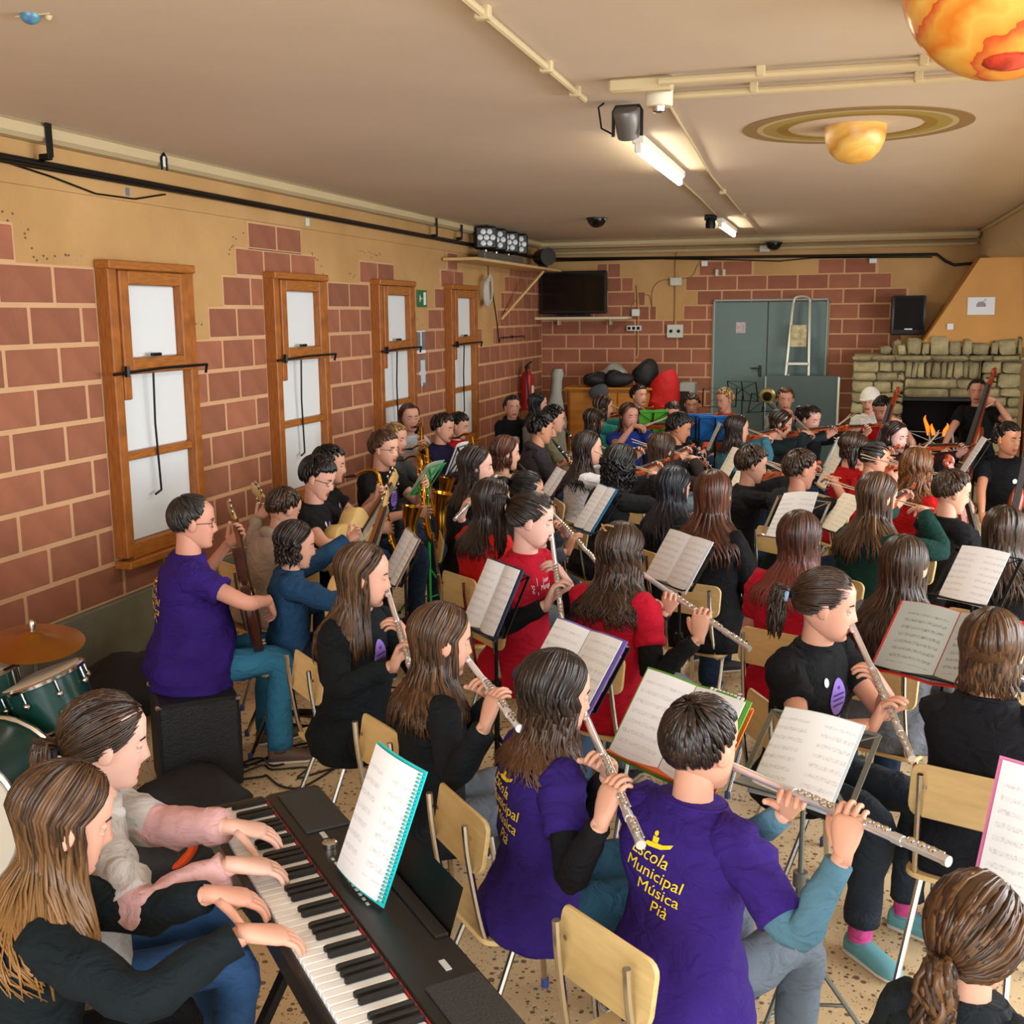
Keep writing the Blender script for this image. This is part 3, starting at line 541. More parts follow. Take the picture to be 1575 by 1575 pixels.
# ---------------- furniture and bags in the far-left corner
t = thing('wooden_cabinet', 'orange pine cabinet against far wall under the bags', 'cabinet', (1.22, 13.9, 0)); mw = mat('cabinet_pine', '#c07e2c', .5, var=.15, scale=3, stretch=(1, 1, 6)); bx('carcass', (0, .02, .54), (1.28, .42, 1.08), mw, t, .01); bx('top', (0, 0, 1.085), (1.34, .5, .03), mw, t, .006)
for s in (-1, 1): d = bx('door', (s * .31, -.20, .54), (.60, .025, 1.0), mw, t, .006); bx('handle', (s * .06, -.225, .6), (.02, .02, .12), M_blackm, d, .004)
def blob(name, lb, cat, c, r, m, seed, nz=.35, extra=None):
    t = thing(name, lb, cat, c); mb = MB(); mb.sph((0, 0, r[2]), r, 20, 12); v = mb.v[0]
    for i in range(len(v)): q = Vector(v[i] * 5) + Vector((seed, 0, 0)); k = 1 + nz * noise.noise(q); v[i] = (v[i][0] * k, v[i][1] * k, max(.0, v[i][2] * k))
    mb.build('bag_body', m, t)
    if extra: extra(t)
    return t
M_bag = mat('black_nylon', '#17171a', .7, bump=.4, bscale=15)
def straps(r): 
    def f(t): MB().tube(cr([(-r[0] * .6, -r[1] * .8, r[2]), (-r[0] * .3, -r[1] * 1.1, r[2] * 1.5), (r[0] * .2, -r[1] * .7, r[2] * 2.02)], 4), .012, 6).build('strap', M_bag, t)
    return f
blob('backpack', 'rounded black backpack on pine cabinet beside a red jacket', 'bag', (1.55, 13.85, 1.10), (.17, .15, .17), M_bag, 3, .2, straps((.17, .15, .17)))
blob('bag', 'flat black bag slumped in the middle of pine cabinet', 'bag', (1.20, 13.8, 1.10), (.2, .17, .10), M_bag, 9, .4, straps((.2, .17, .1)))
blob('bag', 'black bag at left end of the pine cabinet', 'bag', (.92, 13.78, 1.10), (.18, .16, .09), M_bag, 15, .4, straps((.18, .16, .09)))
blob('jacket', 'grey folded jacket hanging over the cabinet front edge', 'jacket', (1.0, 13.6, .94), (.12, .05, .10), mat('grey_jacket', '#4c4f57', .8), 20, .3)
blob('jacket', 'bright red jacket hanging over right end of cabinet', 'jacket', (1.78, 13.75, .72), (.19, .14, .25), mat('red_jacket', '#c31414', .7, bump=.8, bscale=9), 26, .75)
blob('plastic_bag', 'pale grey plastic bag behind the black bags on cabinet', 'bag', (1.05, 14.1, 1.10), (.2, .12, .13), mat('plastic_grey', '#a8aaa4', .4), 31, .4)
t = thing('guitar_case', 'grey and black instrument case standing upright near the corner', 'instrument case', (.62, 12.6, 0), R(20)); prof = [(.05, .0), (.15, .06), (.20, .35), (.15, .6), (.16, .75), (.10, .95), (.065, 1.1), (.06, 1.25), (.075, 1.32), (.05, 1.38)]
mb = MB(); pts = np.array([(.08 * z, 0, z) for r, z in prof]); mb.loft(pts, V(1, 0, 0), V(0, 1, 0), [max(.02, r) for r, z in prof], [.07] * len(prof), 18, 0, True, 2.6); mb.build('shell', mat('case_grey', '#8f9086', .5), t); mb = MB(); pts[:, 1] += .07; mb.loft(pts, V(1, 0, 0), V(0, 1, 0), [max(.02, r) * .98 for r, z in prof], [.04] * len(prof), 18, 0, True, 2.6); mb.build('back_shell', M_black, t)
t = thing('speaker_cabinet', 'grey framed black speaker box right of the red jacket', 'loudspeaker', (2.03, 14.3, 0)); bx('cabinet', (0, 0, .57), (.20, .3, 1.14), mat('frame_grey', '#a5aaa0', .5), t, .015); bx('grille', (-.03, -.155, .78), (.13, .02, .5), M_black, t, .006)
# ================================================================ chairs, stands, music
def copy_tree(o, parent=None):
    c = o.copy(); COL.objects.link(c); c.parent = parent
    for ch in o.children: copy_tree(ch, c)
    return c
def rrect(w, h, r, n=4):
    p = []
    for cx, cy, a0 in ((w/2-r, h/2-r, 0), (-w/2+r, h/2-r, 90), (-w/2+r, -h/2+r, 180), (w/2-r, -h/2+r, 270)):
        for k in range(n + 1): a = R(a0 + 90 * k / n); p.append((cx + r * math.cos(a), cy + r * math.sin(a)))
    return p
SEAT = .40
def make_chair():
    t = thing('school_chair', 'x', 'chair')
    mb = MB(); mb.prism(rrect(.35, .35, .05), .016, None, 0, .003); v = mb.v[0]; v[:, 2] += .008 * np.cos(v[:, 0] * 8) * 0 + np.where(v[:, 1] > .1, -(v[:, 1] - .1) ** 2 * 1.5, 0) - .04 * (np.abs(v[:, 0]) < .1) * 0 + .42 - .012
    mb.build('seat', M_ply, t, ang=30)
    Mb = np.eye(4); Mb[:3, :3] = rotx(R(90 - 10)); Mb[:3, 3] = (0, -.185, .685)
    mb = MB(); n = 7; poly = np.array(rrect(.335, .155, .035)); mb.prism(poly, .014, None, 0, .003); v = mb.v[0]; v[:, 2] += 1.1 * v[:, 0] ** 2 * -1 + .012
    mb.v[0] = v @ Mb[:3, :3].T + Mb[:3, 3]; mb.build('backrest', M_ply, t, ang=30)
    for s in (-1, 1):
        MB().tube(cr([(s * .125, -.215, .745), (s * .127, -.205, .64), (s * .135, -.17, .45), (s * .14, -.14, .395), (s * .14, -.05, .385), (s * .14, .10, .388)], 4), .0105, 8).build('back_tube', M_chrome, t)
        MB().tube(cr([(s * .14, .08, .385), (s * .145, .15, .375), (s * .155, .175, .33), (s * .17, .21, .008)], 4), .0105, 8).build('leg', M_chrome, t)
        MB().tube([(s * .14, -.06, .385), (s * .17, -.235, .008)], .0105, 8).build('leg', M_chrome, t)
        mb = MB(); mb.tube([(s * .17, .21, 0), (s * .17, .21, .03)], .0135, 8); mb.tube([(s * .17, -.235, 0), (s * .17, -.235, .03)], .0135, 8); mb.build('foot_caps', mat('foot_rubber', '#3d4a8c', .6), t)
        mb = MB(); mb.lathe([(.007, 0), (.006, .004)], (s * .115, -.195, .70), (0, 1, 0), 8); mb.lathe([(.007, 0), (.006, .004)], (s * .12, .0, (.42 - .004)), (0, 0, 1), 8); mb.build('rivets', M_chrome, t)
    MB().tube([(-.14, -.03, .375), (.14, -.03, .375)], .009, 6).build('crossbar', M_chrome, t)
    return t
CHAIR = make_chair(); chair_used = [False]
def chair(x, y, rz, label, sc=1.0):
    o = CHAIR if not chair_used[0] else copy_tree(CHAIR); chair_used[0] = True
    o.location = (x, y, 0); o.rotation_euler = (0, 0, rz); o.scale = (.9, .9, .97); o['label'] = label; o['group'] = 'plywood school chairs'
    return o
def music_stand(x, y, z, yaw, tilt, label, m=None, mdesk=None, w=.40, h=.24, spread=.24, rot=.4, solid=False):
    """folding stand: desk centre at (x,y,z), reader looks along yaw"""
    m = m or M_blackm; t = thing('music_stand', label, 'music stand', (x, y, 0), yaw)
    T = rotx(-tilt)
    def D(u, v, d=0): return T @ V(u, d, v) + V(0, 0, z)
    off = .03
    base = V(0, .06 + off, 0)
    p = T @ V(0, off, -h * .2) + V(0, 0, z)
    MB().tube([(base[0], p[1], .10), (p[0], p[1], p[2])], [.009, .007], 8).build('pole', m, t)
    MB().tube([(base[0], p[1], .12), (base[0], p[1], z * .6)], .012, 8).build('lower_tube', m, t)
    mb = MB(); mb.lathe([(.02, -.02), (.02, .02)], (0, p[1], z * .6), (0, 0, 1), 10); mb.tube([(0, p[1], z * .6), (.04, p[1], z * .6)], .006, 6); mb.build('clamp', m, t)
    for k in range(3):
        a = rot + k * 2.094; e = V(spread * math.cos(a), p[1] + spread * math.sin(a), .012)
        MB().tube([(0, p[1], .34), e], .007, 6).build('leg', m, t); MB().tube([(0, p[1], .14), V(0, p[1], .34) * .45 + e * .55], .005, 6).build('stay', m, t)
        MB().sph(e, .013, 8, 6).build('foot', M_black, t)
    md = mdesk or m
    if solid:
        MB().box((0, 0, 0), (w, .008, h), T, 0, .003).build('desk', md, t).location = (0, 0, z); t.children[-1].location = tuple(D(0, 0, .012))
    else:
        mb = MB(); q = .012
        for a, b in (((-w/2, -h/2), (w/2, -h/2)), ((-w/2, h/2), (w/2, h/2)), ((-w/2, -h/2), (-w/2, h/2)), ((w/2, -h/2), (w/2, h/2)), ((-w/2, -h/2), (0, h*.1)), ((w/2, -h/2), (0, h*.1)), ((0, h*.1), (-w/2, h/2)), ((0, h*.1), (w/2, h/2)), ((0, -h/2), (0, h/2))):
            mb.bar(D(*a, q), D(*b, q), .014, .004)
        mb.build('desk', md, t)
    MB().bar(D(-w/2, -h/2 - .006, -.012), D(w/2, -h/2 - .006, -.012), .045, .006).build('ledge', md, t)
    return t
def music(x, y, z, yaw, tilt, label, w=.38, h=.27, cover=None, page=None, single=False, rip=False, name=None, curl=0, rings=None):
    """sheet or open folder lying on a desk, facing the reader"""
    page = page or M_page; t = thing(name or ('sheet_music' if single else 'music_folder'), label, 'sheet music', (x, y, z), 0)
    t.rotation_euler = (-tilt, 0, yaw); t.rotation_mode = 'XYZ'
    t.matrix_world = Matrix.Translation((x, y, z)) @ Matrix.Rotation(yaw, 4, 'Z') @ Matrix.Rotation(-tilt, 4, 'X')
    def leaf(u0, u1, d0, d1, name, m, hh=h, th=.0025, yo=0):
        n = 7; r = []
        for i in range(n):
            k = i / (n - 1); u = u0 + (u1 - u0) * k; d = d0 + (d1 - d0) * k - .012 * math.sin(k * math.pi) + yo
            r.append([(u, d, -hh/2), (u, d + th, -hh/2), (u, d + th - curl * .05 * k, hh/2), (u, d - curl * .05 * k, hh/2)])
        return MB().rings(np.array(r)).build(name, m, t, ang=50)
    if single:
        leaf(-w/2, w/2, -.004, -.004, 'page', page)
        if cover: leaf(-w/2 - .006, w/2 + .006, .003, .003, 'cover', cover, h + .012)
    else:
        leaf(-w/2 + .012, -.002, -.012, -.002, 'page', page); leaf(.002, w/2 - .012, -.002, -.012, 'page', page)
        leaf(-w/2, 0, -.006, .002, 'cover', cover or M_paper, h + .014, .004, .003); leaf(0, w/2, .002, -.006, 'cover', cover or M_paper, h + .014, .004, .003)
    if rip:
        mb = MB()
        for k in range(9): mb.box((w * .15 + k * w * .035, -.008, h/2 + .004), (.008, .002, .012))
        mb.build('torn_edge', M_paper, t)
    if rings is not None:
        mb = MB()
        for k in range(34):
            zz = -h/2 + h * (k + .5) / 34; mb.tube([(rings + .007 * math.cos(a), -.004 + .008 * math.sin(a), zz) for a in np.linspace(0, 2 * math.pi, 7)], .0016, 4)
        mb.build('spiral_binding', mat('spiral_teal', '#2fb5b8', .3), t)
    return t
# ================================================================ instruments (built in their own frame, then placed with a matrix)
def place(t, M): t.matrix_world = M
def frame(o, x, y, z):
    return Matrix(((x[0], y[0], z[0], o[0]), (x[1], y[1], z[1], o[1]), (x[2], y[2], z[2], o[2]), (0, 0, 0, 1)))
def make_flute(label, white=False):
    """axis +X, lip plate at origin facing -Y"""
    t = thing('flute', label, 'flute'); m = M_silver if not white else mat('white_flute', '#e9ebee', .3)
    mb = MB(); mb.tube([(-.055, 0, 0), (.20, 0, 0)], .0098, 12); mb.tube([(.19, 0, 0), (.215, 0, 0)], .0118, 12); mb.tube([(-.06, 0, 0), (-.05, 0, 0)], .0112, 12); mb.build('head_joint', m, t)
    mb = MB(); mb.tube([(.21, 0, 0), (.50, 0, 0)], .0098, 12); mb.tube([(.485, 0, 0), (.51, 0, 0)], .0115, 12); mb.build('body_joint', m, t)
    mb = MB(); mb.tube([(.50, 0, 0), (.615, 0, 0)], .0098, 12); mb.tube([(.605, 0, 0), (.617, 0, 0)], .0112, 12); mb.build('foot_joint', m, t)
    MB().sph((0, -.006, .006), (.018, .011, .007), 12, 8).build('lip_plate', m, t)
    mb = MB()
    for x in (.235, .255, .277, .298, .322, .345, .378, .40, .422, .444, .466, .53, .555, .58): mb.lathe([(.0085, 0), (.0085, .003), (.005, .0045)], (x, -.002, .0105), (0, -.15, 1), 10)
    mb.tube([(.225, .010, .008), (.47, .010, .008)], .0022, 6); mb.tube([(.515, .010, .008), (.60, .010, .008)], .0022, 6); mb.tube([(.3, -.010, .006), (.42, -.010, .006)], .002, 6)
    mb.build('keywork', mat('flute_keys', '#eceae6', .12, metal=1), t)
    return t
def make_clarinet(label, wood=None):
    """axis -Z from the mouthpiece at the origin"""
    t = thing('clarinet', label, 'clarinet'); MB().lathe([(.004, .0), (.010, -.04), (.0125, -.08), (.0135, -.12), (.0125, -.13), (.0125, -.56), (.016, -.59), (.028, -.645), (.03, -.65)], sides=14).build('body', wood or M_ebony, t)
    mb = MB()
    for z in (-.085, -.14, -.33, -.36, -.57, -.648): mb.lathe([(.0152 if z > -.6 else .0305, -.004), (.0152 if z > -.6 else .0305, .004)], (0, 0, z), sides=14)
    for z in np.linspace(-.18, -.53, 11): mb.lathe([(.007, 0), (.006, .005)], (0, .013, z), (0, 1, 0), 8)
    mb.tube([(.012, .008, -.17), (.012, .008, -.54)], .0025, 6); mb.build('keywork', M_silver, t)
    return t
def make_sax(label):
    """mouthpiece at the origin pointing to -Y, body hangs along -Z, bell turned to +Y"""
    t = thing('saxophone', label, 'saxophone'); MB().tube([(0, -.005, 0), (0, .07, -.01)], [.006, .011], 10).build('mouthpiece', M_ebony, t)
    MB().tube(cr([(0, .06, -.008), (0, .13, .005), (0, .19, -.01), (0, .215, -.05)], 5), np.linspace(.008, .013, 16), 10).build('neck', M_gold, t)
    pts = cr([(0, .215, -.04), (0, .20, -.22), (0, .185, -.40), (0, .19, -.52), (0, .225, -.575), (0, .275, -.57), (0, .305, -.50), (0, .33, -.38), (0, .37, -.29)], 5)
    MB().tube(pts, np.interp(np.linspace(0, 1, len(pts)), [0, .45, .7, .85, .95, 1], [.013, .026, .034, .042, .056, .066]), 16, cap=False).build('body_and_bell', M_gold, t)
    mb = MB()
    for k in range(9): mb.lathe([(.013, 0), (.013, .005), (.009, .008)], (.018 + .001 * k, .212 - .004 * k, -.10 - .045 * k), (1, .4, 0), 10)
    for k in range(5): mb.lathe([(.016, 0), (.016, .005)], (-.022, .205 - .004 * k, -.14 - .07 * k), (-1, .3, 0), 10)
    mb.tube([(.026, .20, -.08), (.03, .18, -.48)], .003, 6); mb.tube([(-.02, .20, -.08), (-.026, .185, -.48)], .003, 6); mb.build('keywork', mat('brass_keys', '#d9a948', .2, metal=1), t)
    MB().tube([(0, .37, -.29), (0, .372, -.286)], .068, 20, cap=False).build('bell_rim', M_gold, t)
    return t
def fiddle_outline(L):
    h = [(0, 0), (.10, .0), (.20, .03), (.235, .10), (.22, .18), (.165, .25), (.135, .32), (.14, .39), (.185, .43), (.2, .47), (.175, .53), (.11, .572), (.03, .58)]
    h = [(x * .43, y / .58) for x, y in h]
    h = [(.0, 0)] + h[1:]
    p = [(x * L, y * L) for x, y in h]; return p + [(-x, y) for x, y in reversed(p[1:])]
def make_fiddle(label, L, name, cat, m, th=.09):
    """tail at the origin, strings along +Y, belly facing +Z"""
    t = thing(name, label, cat); out = np.array(fiddle_outline(L)); out = cr(np.vstack([out, out[:1]]), 2)[:-1]
    mb = MB(); k = len(out); c = V(0, L * .5); r = []
    for sc, z in ((.93, -th * .5), (1, -th * .38), (.97, -th * .30), (.97, th * .22), (1, th * .30), (.9, th * .46), (.5, th * .60), (.02, th * .64)):
        q = c + (out - c) * sc; r.append(np.column_stack([q, np.full(k, z * L)]))
    r.insert(0, np.column_stack([c + (out - c) * .4, np.full(k, -th * .62 * L)])); mb.rings(np.array(r)); mb.build('body', m, t, ang=60)
    MB().bar((0, L * .93, th * .2 * L), (0, L * 1.62, th * .5 * L), .055 * L, .05 * L).build('neck', m, t)
    MB().bar((0, L * .62, th * 1.0 * L), (0, L * 1.62, th * .78 * L), .075 * L, .022 * L).build('fingerboard', M_ebony, t)
    MB().prism([(-.06 * L, .02 * L), (.06 * L, .02 * L), (.035 * L, .27 * L), (-.035 * L, .27 * L)], .02 * L, np.array([[1, 0, 0, 0], [0, 1, 0, 0], [0, 0, 1, th * .85 * L], [0, 0, 0, 1.]])).build('tailpiece', M_ebony, t)
    MB().box((0, L * .40, th * .85 * L), (.12 * L, .015 * L, .10 * L)).build('bridge', mat('maple', '#c9a064', .6), t)
    mb = MB(); mb.bar((0, L * 1.6, th * .5 * L), (0, L * 1.80, th * .25 * L), .06 * L, .05 * L)
    mb.tube([(0, L * (1.82 + .05 * (1 - a / 9) * math.cos(a)), L * (th * .25 + .05 * (1 - a / 9) * math.sin(a))) for a in np.linspace(0, 7, 16)], .028 * L, 8); s = mb.build('scroll', m, t)
    mb = MB()
    for i, y in enumerate((1.64, 1.68, 1.72, 1.76)): sd = 1 if i % 2 else -1; mb.tube([(0, y * L, th * .3 * L), (sd * .09 * L, y * L, th * .3 * L)], .012 * L, 6)
    mb.build('pegs', M_ebony, s)
    mb = MB()
    for x in (-.018, -.006, .006, .018): mb.tube([(x * L * 1.6, .25 * L, th * 1.0 * L), (x * L * 1.6, .40 * L, th * 1.4 * L), (x * L, 1.62 * L, th * 1.0 * L)], .0016 * L, 4)
    mb.build('strings', mat('gut_string', '#6a6460', .5), t)
    for s_ in (-1, 1): MB().tube(cr([(s_ * .12 * L, .33 * L, th * .53 * L), (s_ * .10 * L, .40 * L, th * .58 * L), (s_ * .10 * L, .46 * L, th * .58 * L), (s_ * .075 * L, .52 * L, th * .58 * L)], 3), .008 * L, 5).build('sound_hole', M_ebony, t)
    return t
def make_bow(label, L=.7):
    """frog at origin, stick along +Y"""
    t = thing('bow', label, 'bow'); MB().tube(cr([(0, 0, .012), (0, L * .3, .004), (0, L * .7, .004), (0, L, .016)], 5), .004, 6).build('stick', mat('bow_wood', '#c9a27a', .5), t)
    MB().bar((0, .02, -.006), (0, L - .01, -.004), .006, .002).build('bow_hair', M_paper, t); MB().box((0, .04, -.001), (.01, .04, .016)).build('frog', M_ebony, t)
    return t
def make_guitar(label, wood, name='guitar', L=.46, th=.095, electric=False):
    """tail at origin, neck along +Y, top facing +Z"""
    t = thing(name, label, 'guitar')
    if electric: h = [(0, 0), (.10, .01), (.165, .06), (.175, .14), (.13, .22), (.125, .28), (.16, .34), (.17, .42), (.13, .47), (.09, .40), (.03, .38)]
    else: h = [(0, 0), (.10, .005), (.165, .05), (.185, .12), (.17, .19), (.13, .245), (.125, .29), (.14, .35), (.13, .41), (.08, .45), (.03, .46)]
    p = [(x * L / .46, y * L / .46) for x, y in h]; out = np.array(p + [(-x, y) for x, y in reversed(p[1:])]); out = cr(np.vstack([out, out[:1]]), 2)[:-1]
    MB().prism(out, th, None, 0, .006).build('body', wood, t, ang=50)
    e = .05 if electric else 0
    MB().bar((0, L * .86, th * .3), (0, L + .36, th * .45), .05, .022).build('neck', mat('neck_wood', '#7a4a26', .5), t); MB().bar((0, L * .72, th / 2 + .004), (0, L + .36, th * .5 + .012), .052, .008).build('fingerboard', mat('rosewood', '#3a2418', .5), t)
    h_ = MB().box((0, L + .43, th * .42), (.07, .16, .016), rotx(R(-6)), 0, .006).build('headstock', mat('headstock_wood', '#c9a465', .45), t); mb = MB()
    for s in (-1, 1):
        for k in range(3): mb.tube([(s * .03, L + .38 + .045 * k, th * .42), (s * .055, L + .38 + .045 * k, th * .42)], .006, 6); mb.sph((s * .058, L + .38 + .045 * k, th * .42), (.008, .012, .006), 8, 6)
    mb.build('tuners', M_chrome, h_)
    if not electric: MB().lathe([(.048, 0), (.048, .001)], (0, L * .66, th / 2), sides=24).build('sound_hole', M_soot_hole, t)  # flat near-black disc, paints the shade inside the hole
    else:
        for y in (.14, .27): MB().box((0, y, th / 2 + .006), (.07, .03, .012), None, 0, .003).build('pickup', M_black, t)
        mb = MB()
        for x, y in ((.11, .06), (.13, .1), (.12, .15)): mb.lathe([(.011, 0), (.009, .014)], (x, y, th / 2), sides=10)
        mb.build('knobs', M_chrome, t)
    MB().box((0, L * .2, th / 2 + .005), (.12, .025, .01), None, 0, .003).build('bridge', mat('rosewood', '#3a2418'), t); mb = MB()
    for x in np.linspace(-.019, .019, 6): mb.tube([(x, L * .2, th / 2 + .012), (x * .9, L + .37, th * .5 + .02)], .001, 4)
    mb.build('strings', M_chrome, t)
    return t
# ================================================================ keyboard corner
KA = R(-45.5); KX, KY, KZ = 2.43, 2.27, .78
t = thing('digital_piano', 'black digital piano with white keys and red felt strip', 'piano', (KX, KY, 0), KA)
# local: +x along the keyboard (toward the camera), +y away from the players
M_kb = mat('piano_black', '#171717', .35); KL = 1.30
bx('case', (KL / 2 - .02, .15, KZ - .055), (KL, .30, .08), M_kb, t, .012); bx('control_panel', (KL / 2 - .02, .215, KZ - .008), (KL, .15, .035), M_kb, t, .008)
bx('felt_strip', (KL / 2 - .02, .1385, KZ + .004), (1.24, .004, .012), mat('red_felt', '#9c1c22', .8), t, 0); bx('end_block', (-.005, .065, KZ - .005), (.02, .15, .03), M_kb, t, .004); bx('end_block', (KL - .035, .065, KZ - .005), (.02, .15, .03), M_kb, t, .004); bx('key_slip', (KL / 2 - .02, -.008, KZ - .03), (KL, .02, .06), M_kb, t, .005)
M_kw = mat('white_key', '#eef0f0', .25); wk = None; bk = None; pitch = 1.235 / 52
for i in range(52):
    if wk is None: wk = bx('white_key', (0, 0, 0), (pitch - .0016, .135, .018), M_kw, t, .002); o = wk
    else: o = wk.copy(); COL.objects.link(o)
    o.location = (.012 + (i + .5) * pitch, .068, KZ)
    if i < 51 and (i % 7) in (0, 2, 3, 5, 6):
        if bk is None: bk = bx('black_key', (0, 0, 0), (.012, .088, .014), M_black, t, .003); o = bk
        else: o = bk.copy(); COL.objects.link(o)
        o.location = (.012 + (i + 1) * pitch, .091, KZ + .016)
M_sp = mat('speaker_mesh', '#2b2d2c', .7, bump=.3, bscale=200)
bx('speaker_grille', (.13, .225, KZ + .011), (.24, .11, .006), M_sp, t, .002); bx('speaker_grille', (1.10, .225, KZ + .011), (.30, .11, .006), M_sp, t, .002)
MB().lathe([(.018, 0), (.018, .01), (.012, .014)], (.335, .20, KZ + .01), sides=16).build('volume_knob', M_chrome, t)
mb = MB(); mb.box((.275, .205, KZ + .0105), (.03, .012, .002))
for k in range(11):
    for j in range(2): mb.box((.40 + .022 * k, .185 + .022 * j, KZ + .0105), (.010, .006, .002))
mb.box((.90, .235, KZ + .0105), (.035, .012, .002)); mb.build('button_legends', mat('legend_grey', '#b8bcb8', .5), t)
MB().prism([(-.19, 0), (.19, 0), (.17, .10), (-.17, .10)], .008, np.array([[1, 0, 0, .62], [0, math.sin(R(25)), 0, .285], [0, math.cos(R(25)), 0, KZ + .0], [0, 0, 0, 1.]])).build('music_rest', M_kb, t)
bx('music_ledge', (.62, .27, KZ + .012), (.38, .03, .008), M_kb, t, .002)
for s in (.12, 1.12):
    for a in (-1, 1): MB().bar((s, .15 + a * .20, .01), (s, .15 - a * .16, KZ - .1), .035, .02).build('stand_leg', M_blackm, t)
MB().bar((.12, .15, .36), (1.12, .15, .36), .02, .03).build('stand_crossbar', M_blackm, t)
t = thing('piano_bench', 'black padded bench under the two keyboard players', 'bench', (2.56, 1.66, 0), KA); bx('seat', (-.1, 0, .38), (1.0, .3, .08), M_black, t, .02)
for sx in (-.55, .35):
    for sy in (-.11, .11): MB().tube([(sx, sy, .34), (sx, sy, 0)], .014, 8).build('leg', M_blackm, t)
# amp the bass player sits on, bags, cables, drums
t = thing('bass_amplifier', 'black bass amplifier used as a seat by man in purple', 'amplifier', (1.25, 4.02, 0), R(-50)); bx('cabinet', (0, 0, .205), (.36, .34, .41), mat('amp_tolex', '#15161a', .6, bump=.3, bscale=120), t, .015)
bx('grille_cloth', (0, .172, .19), (.30, .006, .30), mat('amp_grille', '#0d0e12', .9), t, 0); mb = MB()
for sx in (-1, 1):
    for sy in (-1, 1): mb.box((sx * .172, sy * .162, .402), (.03, .03, .02), None, 0, .006)
mb.build('corner_protectors', M_chrome, t); mb = MB(); mb.lathe([(.022, 0), (.016, .008)], (.0, -.05, .41), sides=12); mb.build('badge', M_chrome, t); MB().tube(cr([(-.06, -.1, .415), (-.05, -.1, .43), (.05, -.1, .43), (.06, -.1, .415)], 3), .01, 6).build('handle', M_black, t)
def lump(name, lb, cat, c, r, m, seed, nz=.35, rz=0):
    t = blob(name, lb, cat, c, r, m, seed, nz); t.rotation_euler = (0, 0, rz); return t
b_ = lump('gig_bag', 'black gig bag with orange lining lying by the piano', 'bag', (1.62, 3.22, 0), (.26, .16, .10), M_bag, 40, .4, R(40)); MB().tube(cr([(.02, -.13, .10), (.07, -.15, .14), (.10, -.10, .19), (.06, -.04, .20)], 4), [.03, .04, .045, .05, .045, .05, .045, .04, .04, .03, .03, .02, .01], 8, flat=.35).build('orange_lining', mat('orange_lining', '#e0501c', .6), b_)
lump('bag', 'long black bag on floor in front of amplifier', 'bag', (1.45, 3.68, 0), (.26, .14, .09), M_bag, 47, .35, R(20))
lump('bag', 'big black bag slumped against the concrete plinth behind man', 'bag', (.50, 4.6, 0), (.32, .24, .17), M_bag, 52, .35, R(60))
mb = MB(); rs = random.Random(5)
for k in range(5):
    p = [(1.35 + .07 * i + rs.uniform(-.05, .05), 4.05 + (.12 * i if k < 3 else .02 * i) + rs.uniform(-.12, .12), .006) for i in range(8)]; mb.tube(cr(p, 4), .005, 5)
for k in range(6): r = .09 + .02 * rs.random(); mb.tube([(1.36 + r * math.cos(a) * 1.4 + .01 * k, 4.72 + r * math.sin(a) + .02 * rs.random(), .006 + .006 * k) for a in np.linspace(0, 6.3, 16)], .005, 5)
tag(mb.build('cable', M_black), 'tangled black cables on floor between amplifier and chairs', 'cable')
M_green = mat('drum_green', '#16423c', .25); M_head = mat('drum_head', '#d8d4c6', .6)
def drum(lb, c, r, h, ax, legs=False):
    t = thing('drum', lb, 'drum', c); ax = nrm(ax); u = nrm(np.cross(ax, V(0, 1, .01))); b = np.cross(ax, u)
    MB().lathe([(r, -h / 2), (r, h / 2)], axis=ax, sides=32).build('shell', M_green, t)
    MB().lathe([(r * .99, h / 2 + .004), (r * .98, h / 2 + .012)], axis=ax, sides=32).build('drum_head', M_head, t)
    for s in (-1, 1):
        MB().tube([s * ax * h / 2 + (r + .008) * (u * math.cos(a) + b * math.sin(a)) for a in np.linspace(0, 2 * math.pi, 33)], .012, 6).build('hoop', M_chrome, t)
    for k in range(8):
        a = k * math.pi / 4 + .2; q = (r + .012) * (u * math.cos(a) + b * math.sin(a)); l = MB().tube([q + ax * h * .5, q + ax * h * .18], .005, 6).sph(q + ax * h * .18, .014, 8, 6).build('lug', M_chrome, t)
    return t
d1 = drum('green rack tom drum with chrome hoops at left edge', (.93, 3.52, .50), .155, .20, (-.34, -.08, 1)); MB().tube([(.13, -.1, 0), (.22, -.16, -.08), (.1, -.3, -.2), (.05, -.3, -.4)], .014, 8).build('tom_arm', M_chrome, d1); MB().lathe([(.03, -.03), (.03, .03)], (.2, -.15, -.06), (0, 0, 1), 12).build('clamp', M_chrome, d1)
drum('large green bass drum lying on side at left edge', (.95, 3.05, .27), .26, .36, (.25, -1, .05))
drum('green floor tom drum nearest the left edge of picture', (.66, 3.42, .46), .17, .3, (-.2, .0, 1))
t = thing('cymbal', 'bronze crash cymbal on chrome stand by the plinth', 'cymbal', (.78, 3.62, 0)); MB().lathe([(.20, -.02), (.12, .0), (.05, .012), (.035, .028), (.008, .032)], (0, 0, .715), (.12, -.1, 1), 36).build('plate', mat('bronze', '#a8702c', .3, metal=.85, var=.2, scale=4), t)
MB().tube([(0, 0, 0.05), (0, 0, .79)], .010, 8).build('rod', M_chrome, t); MB().lathe([(.02, .0), (.025, .02), (.02, .03)], (0, 0, .68), sides=12).build('felt', M_black, t); MB().lathe([(.012, 0), (.014, .03), (.008, .04)], (0, 0, .755), sides=10).tube([(-.02, 0, .775), (.025, 0, .785)], .005, 6).build('wing_nut', M_chrome, t)
for k in range(3): a = k * 2.094; MB().tube([(0, 0, .3), (.25 * math.cos(a), .25 * math.sin(a), .01)], .009, 6).build('leg', M_chrome, t)
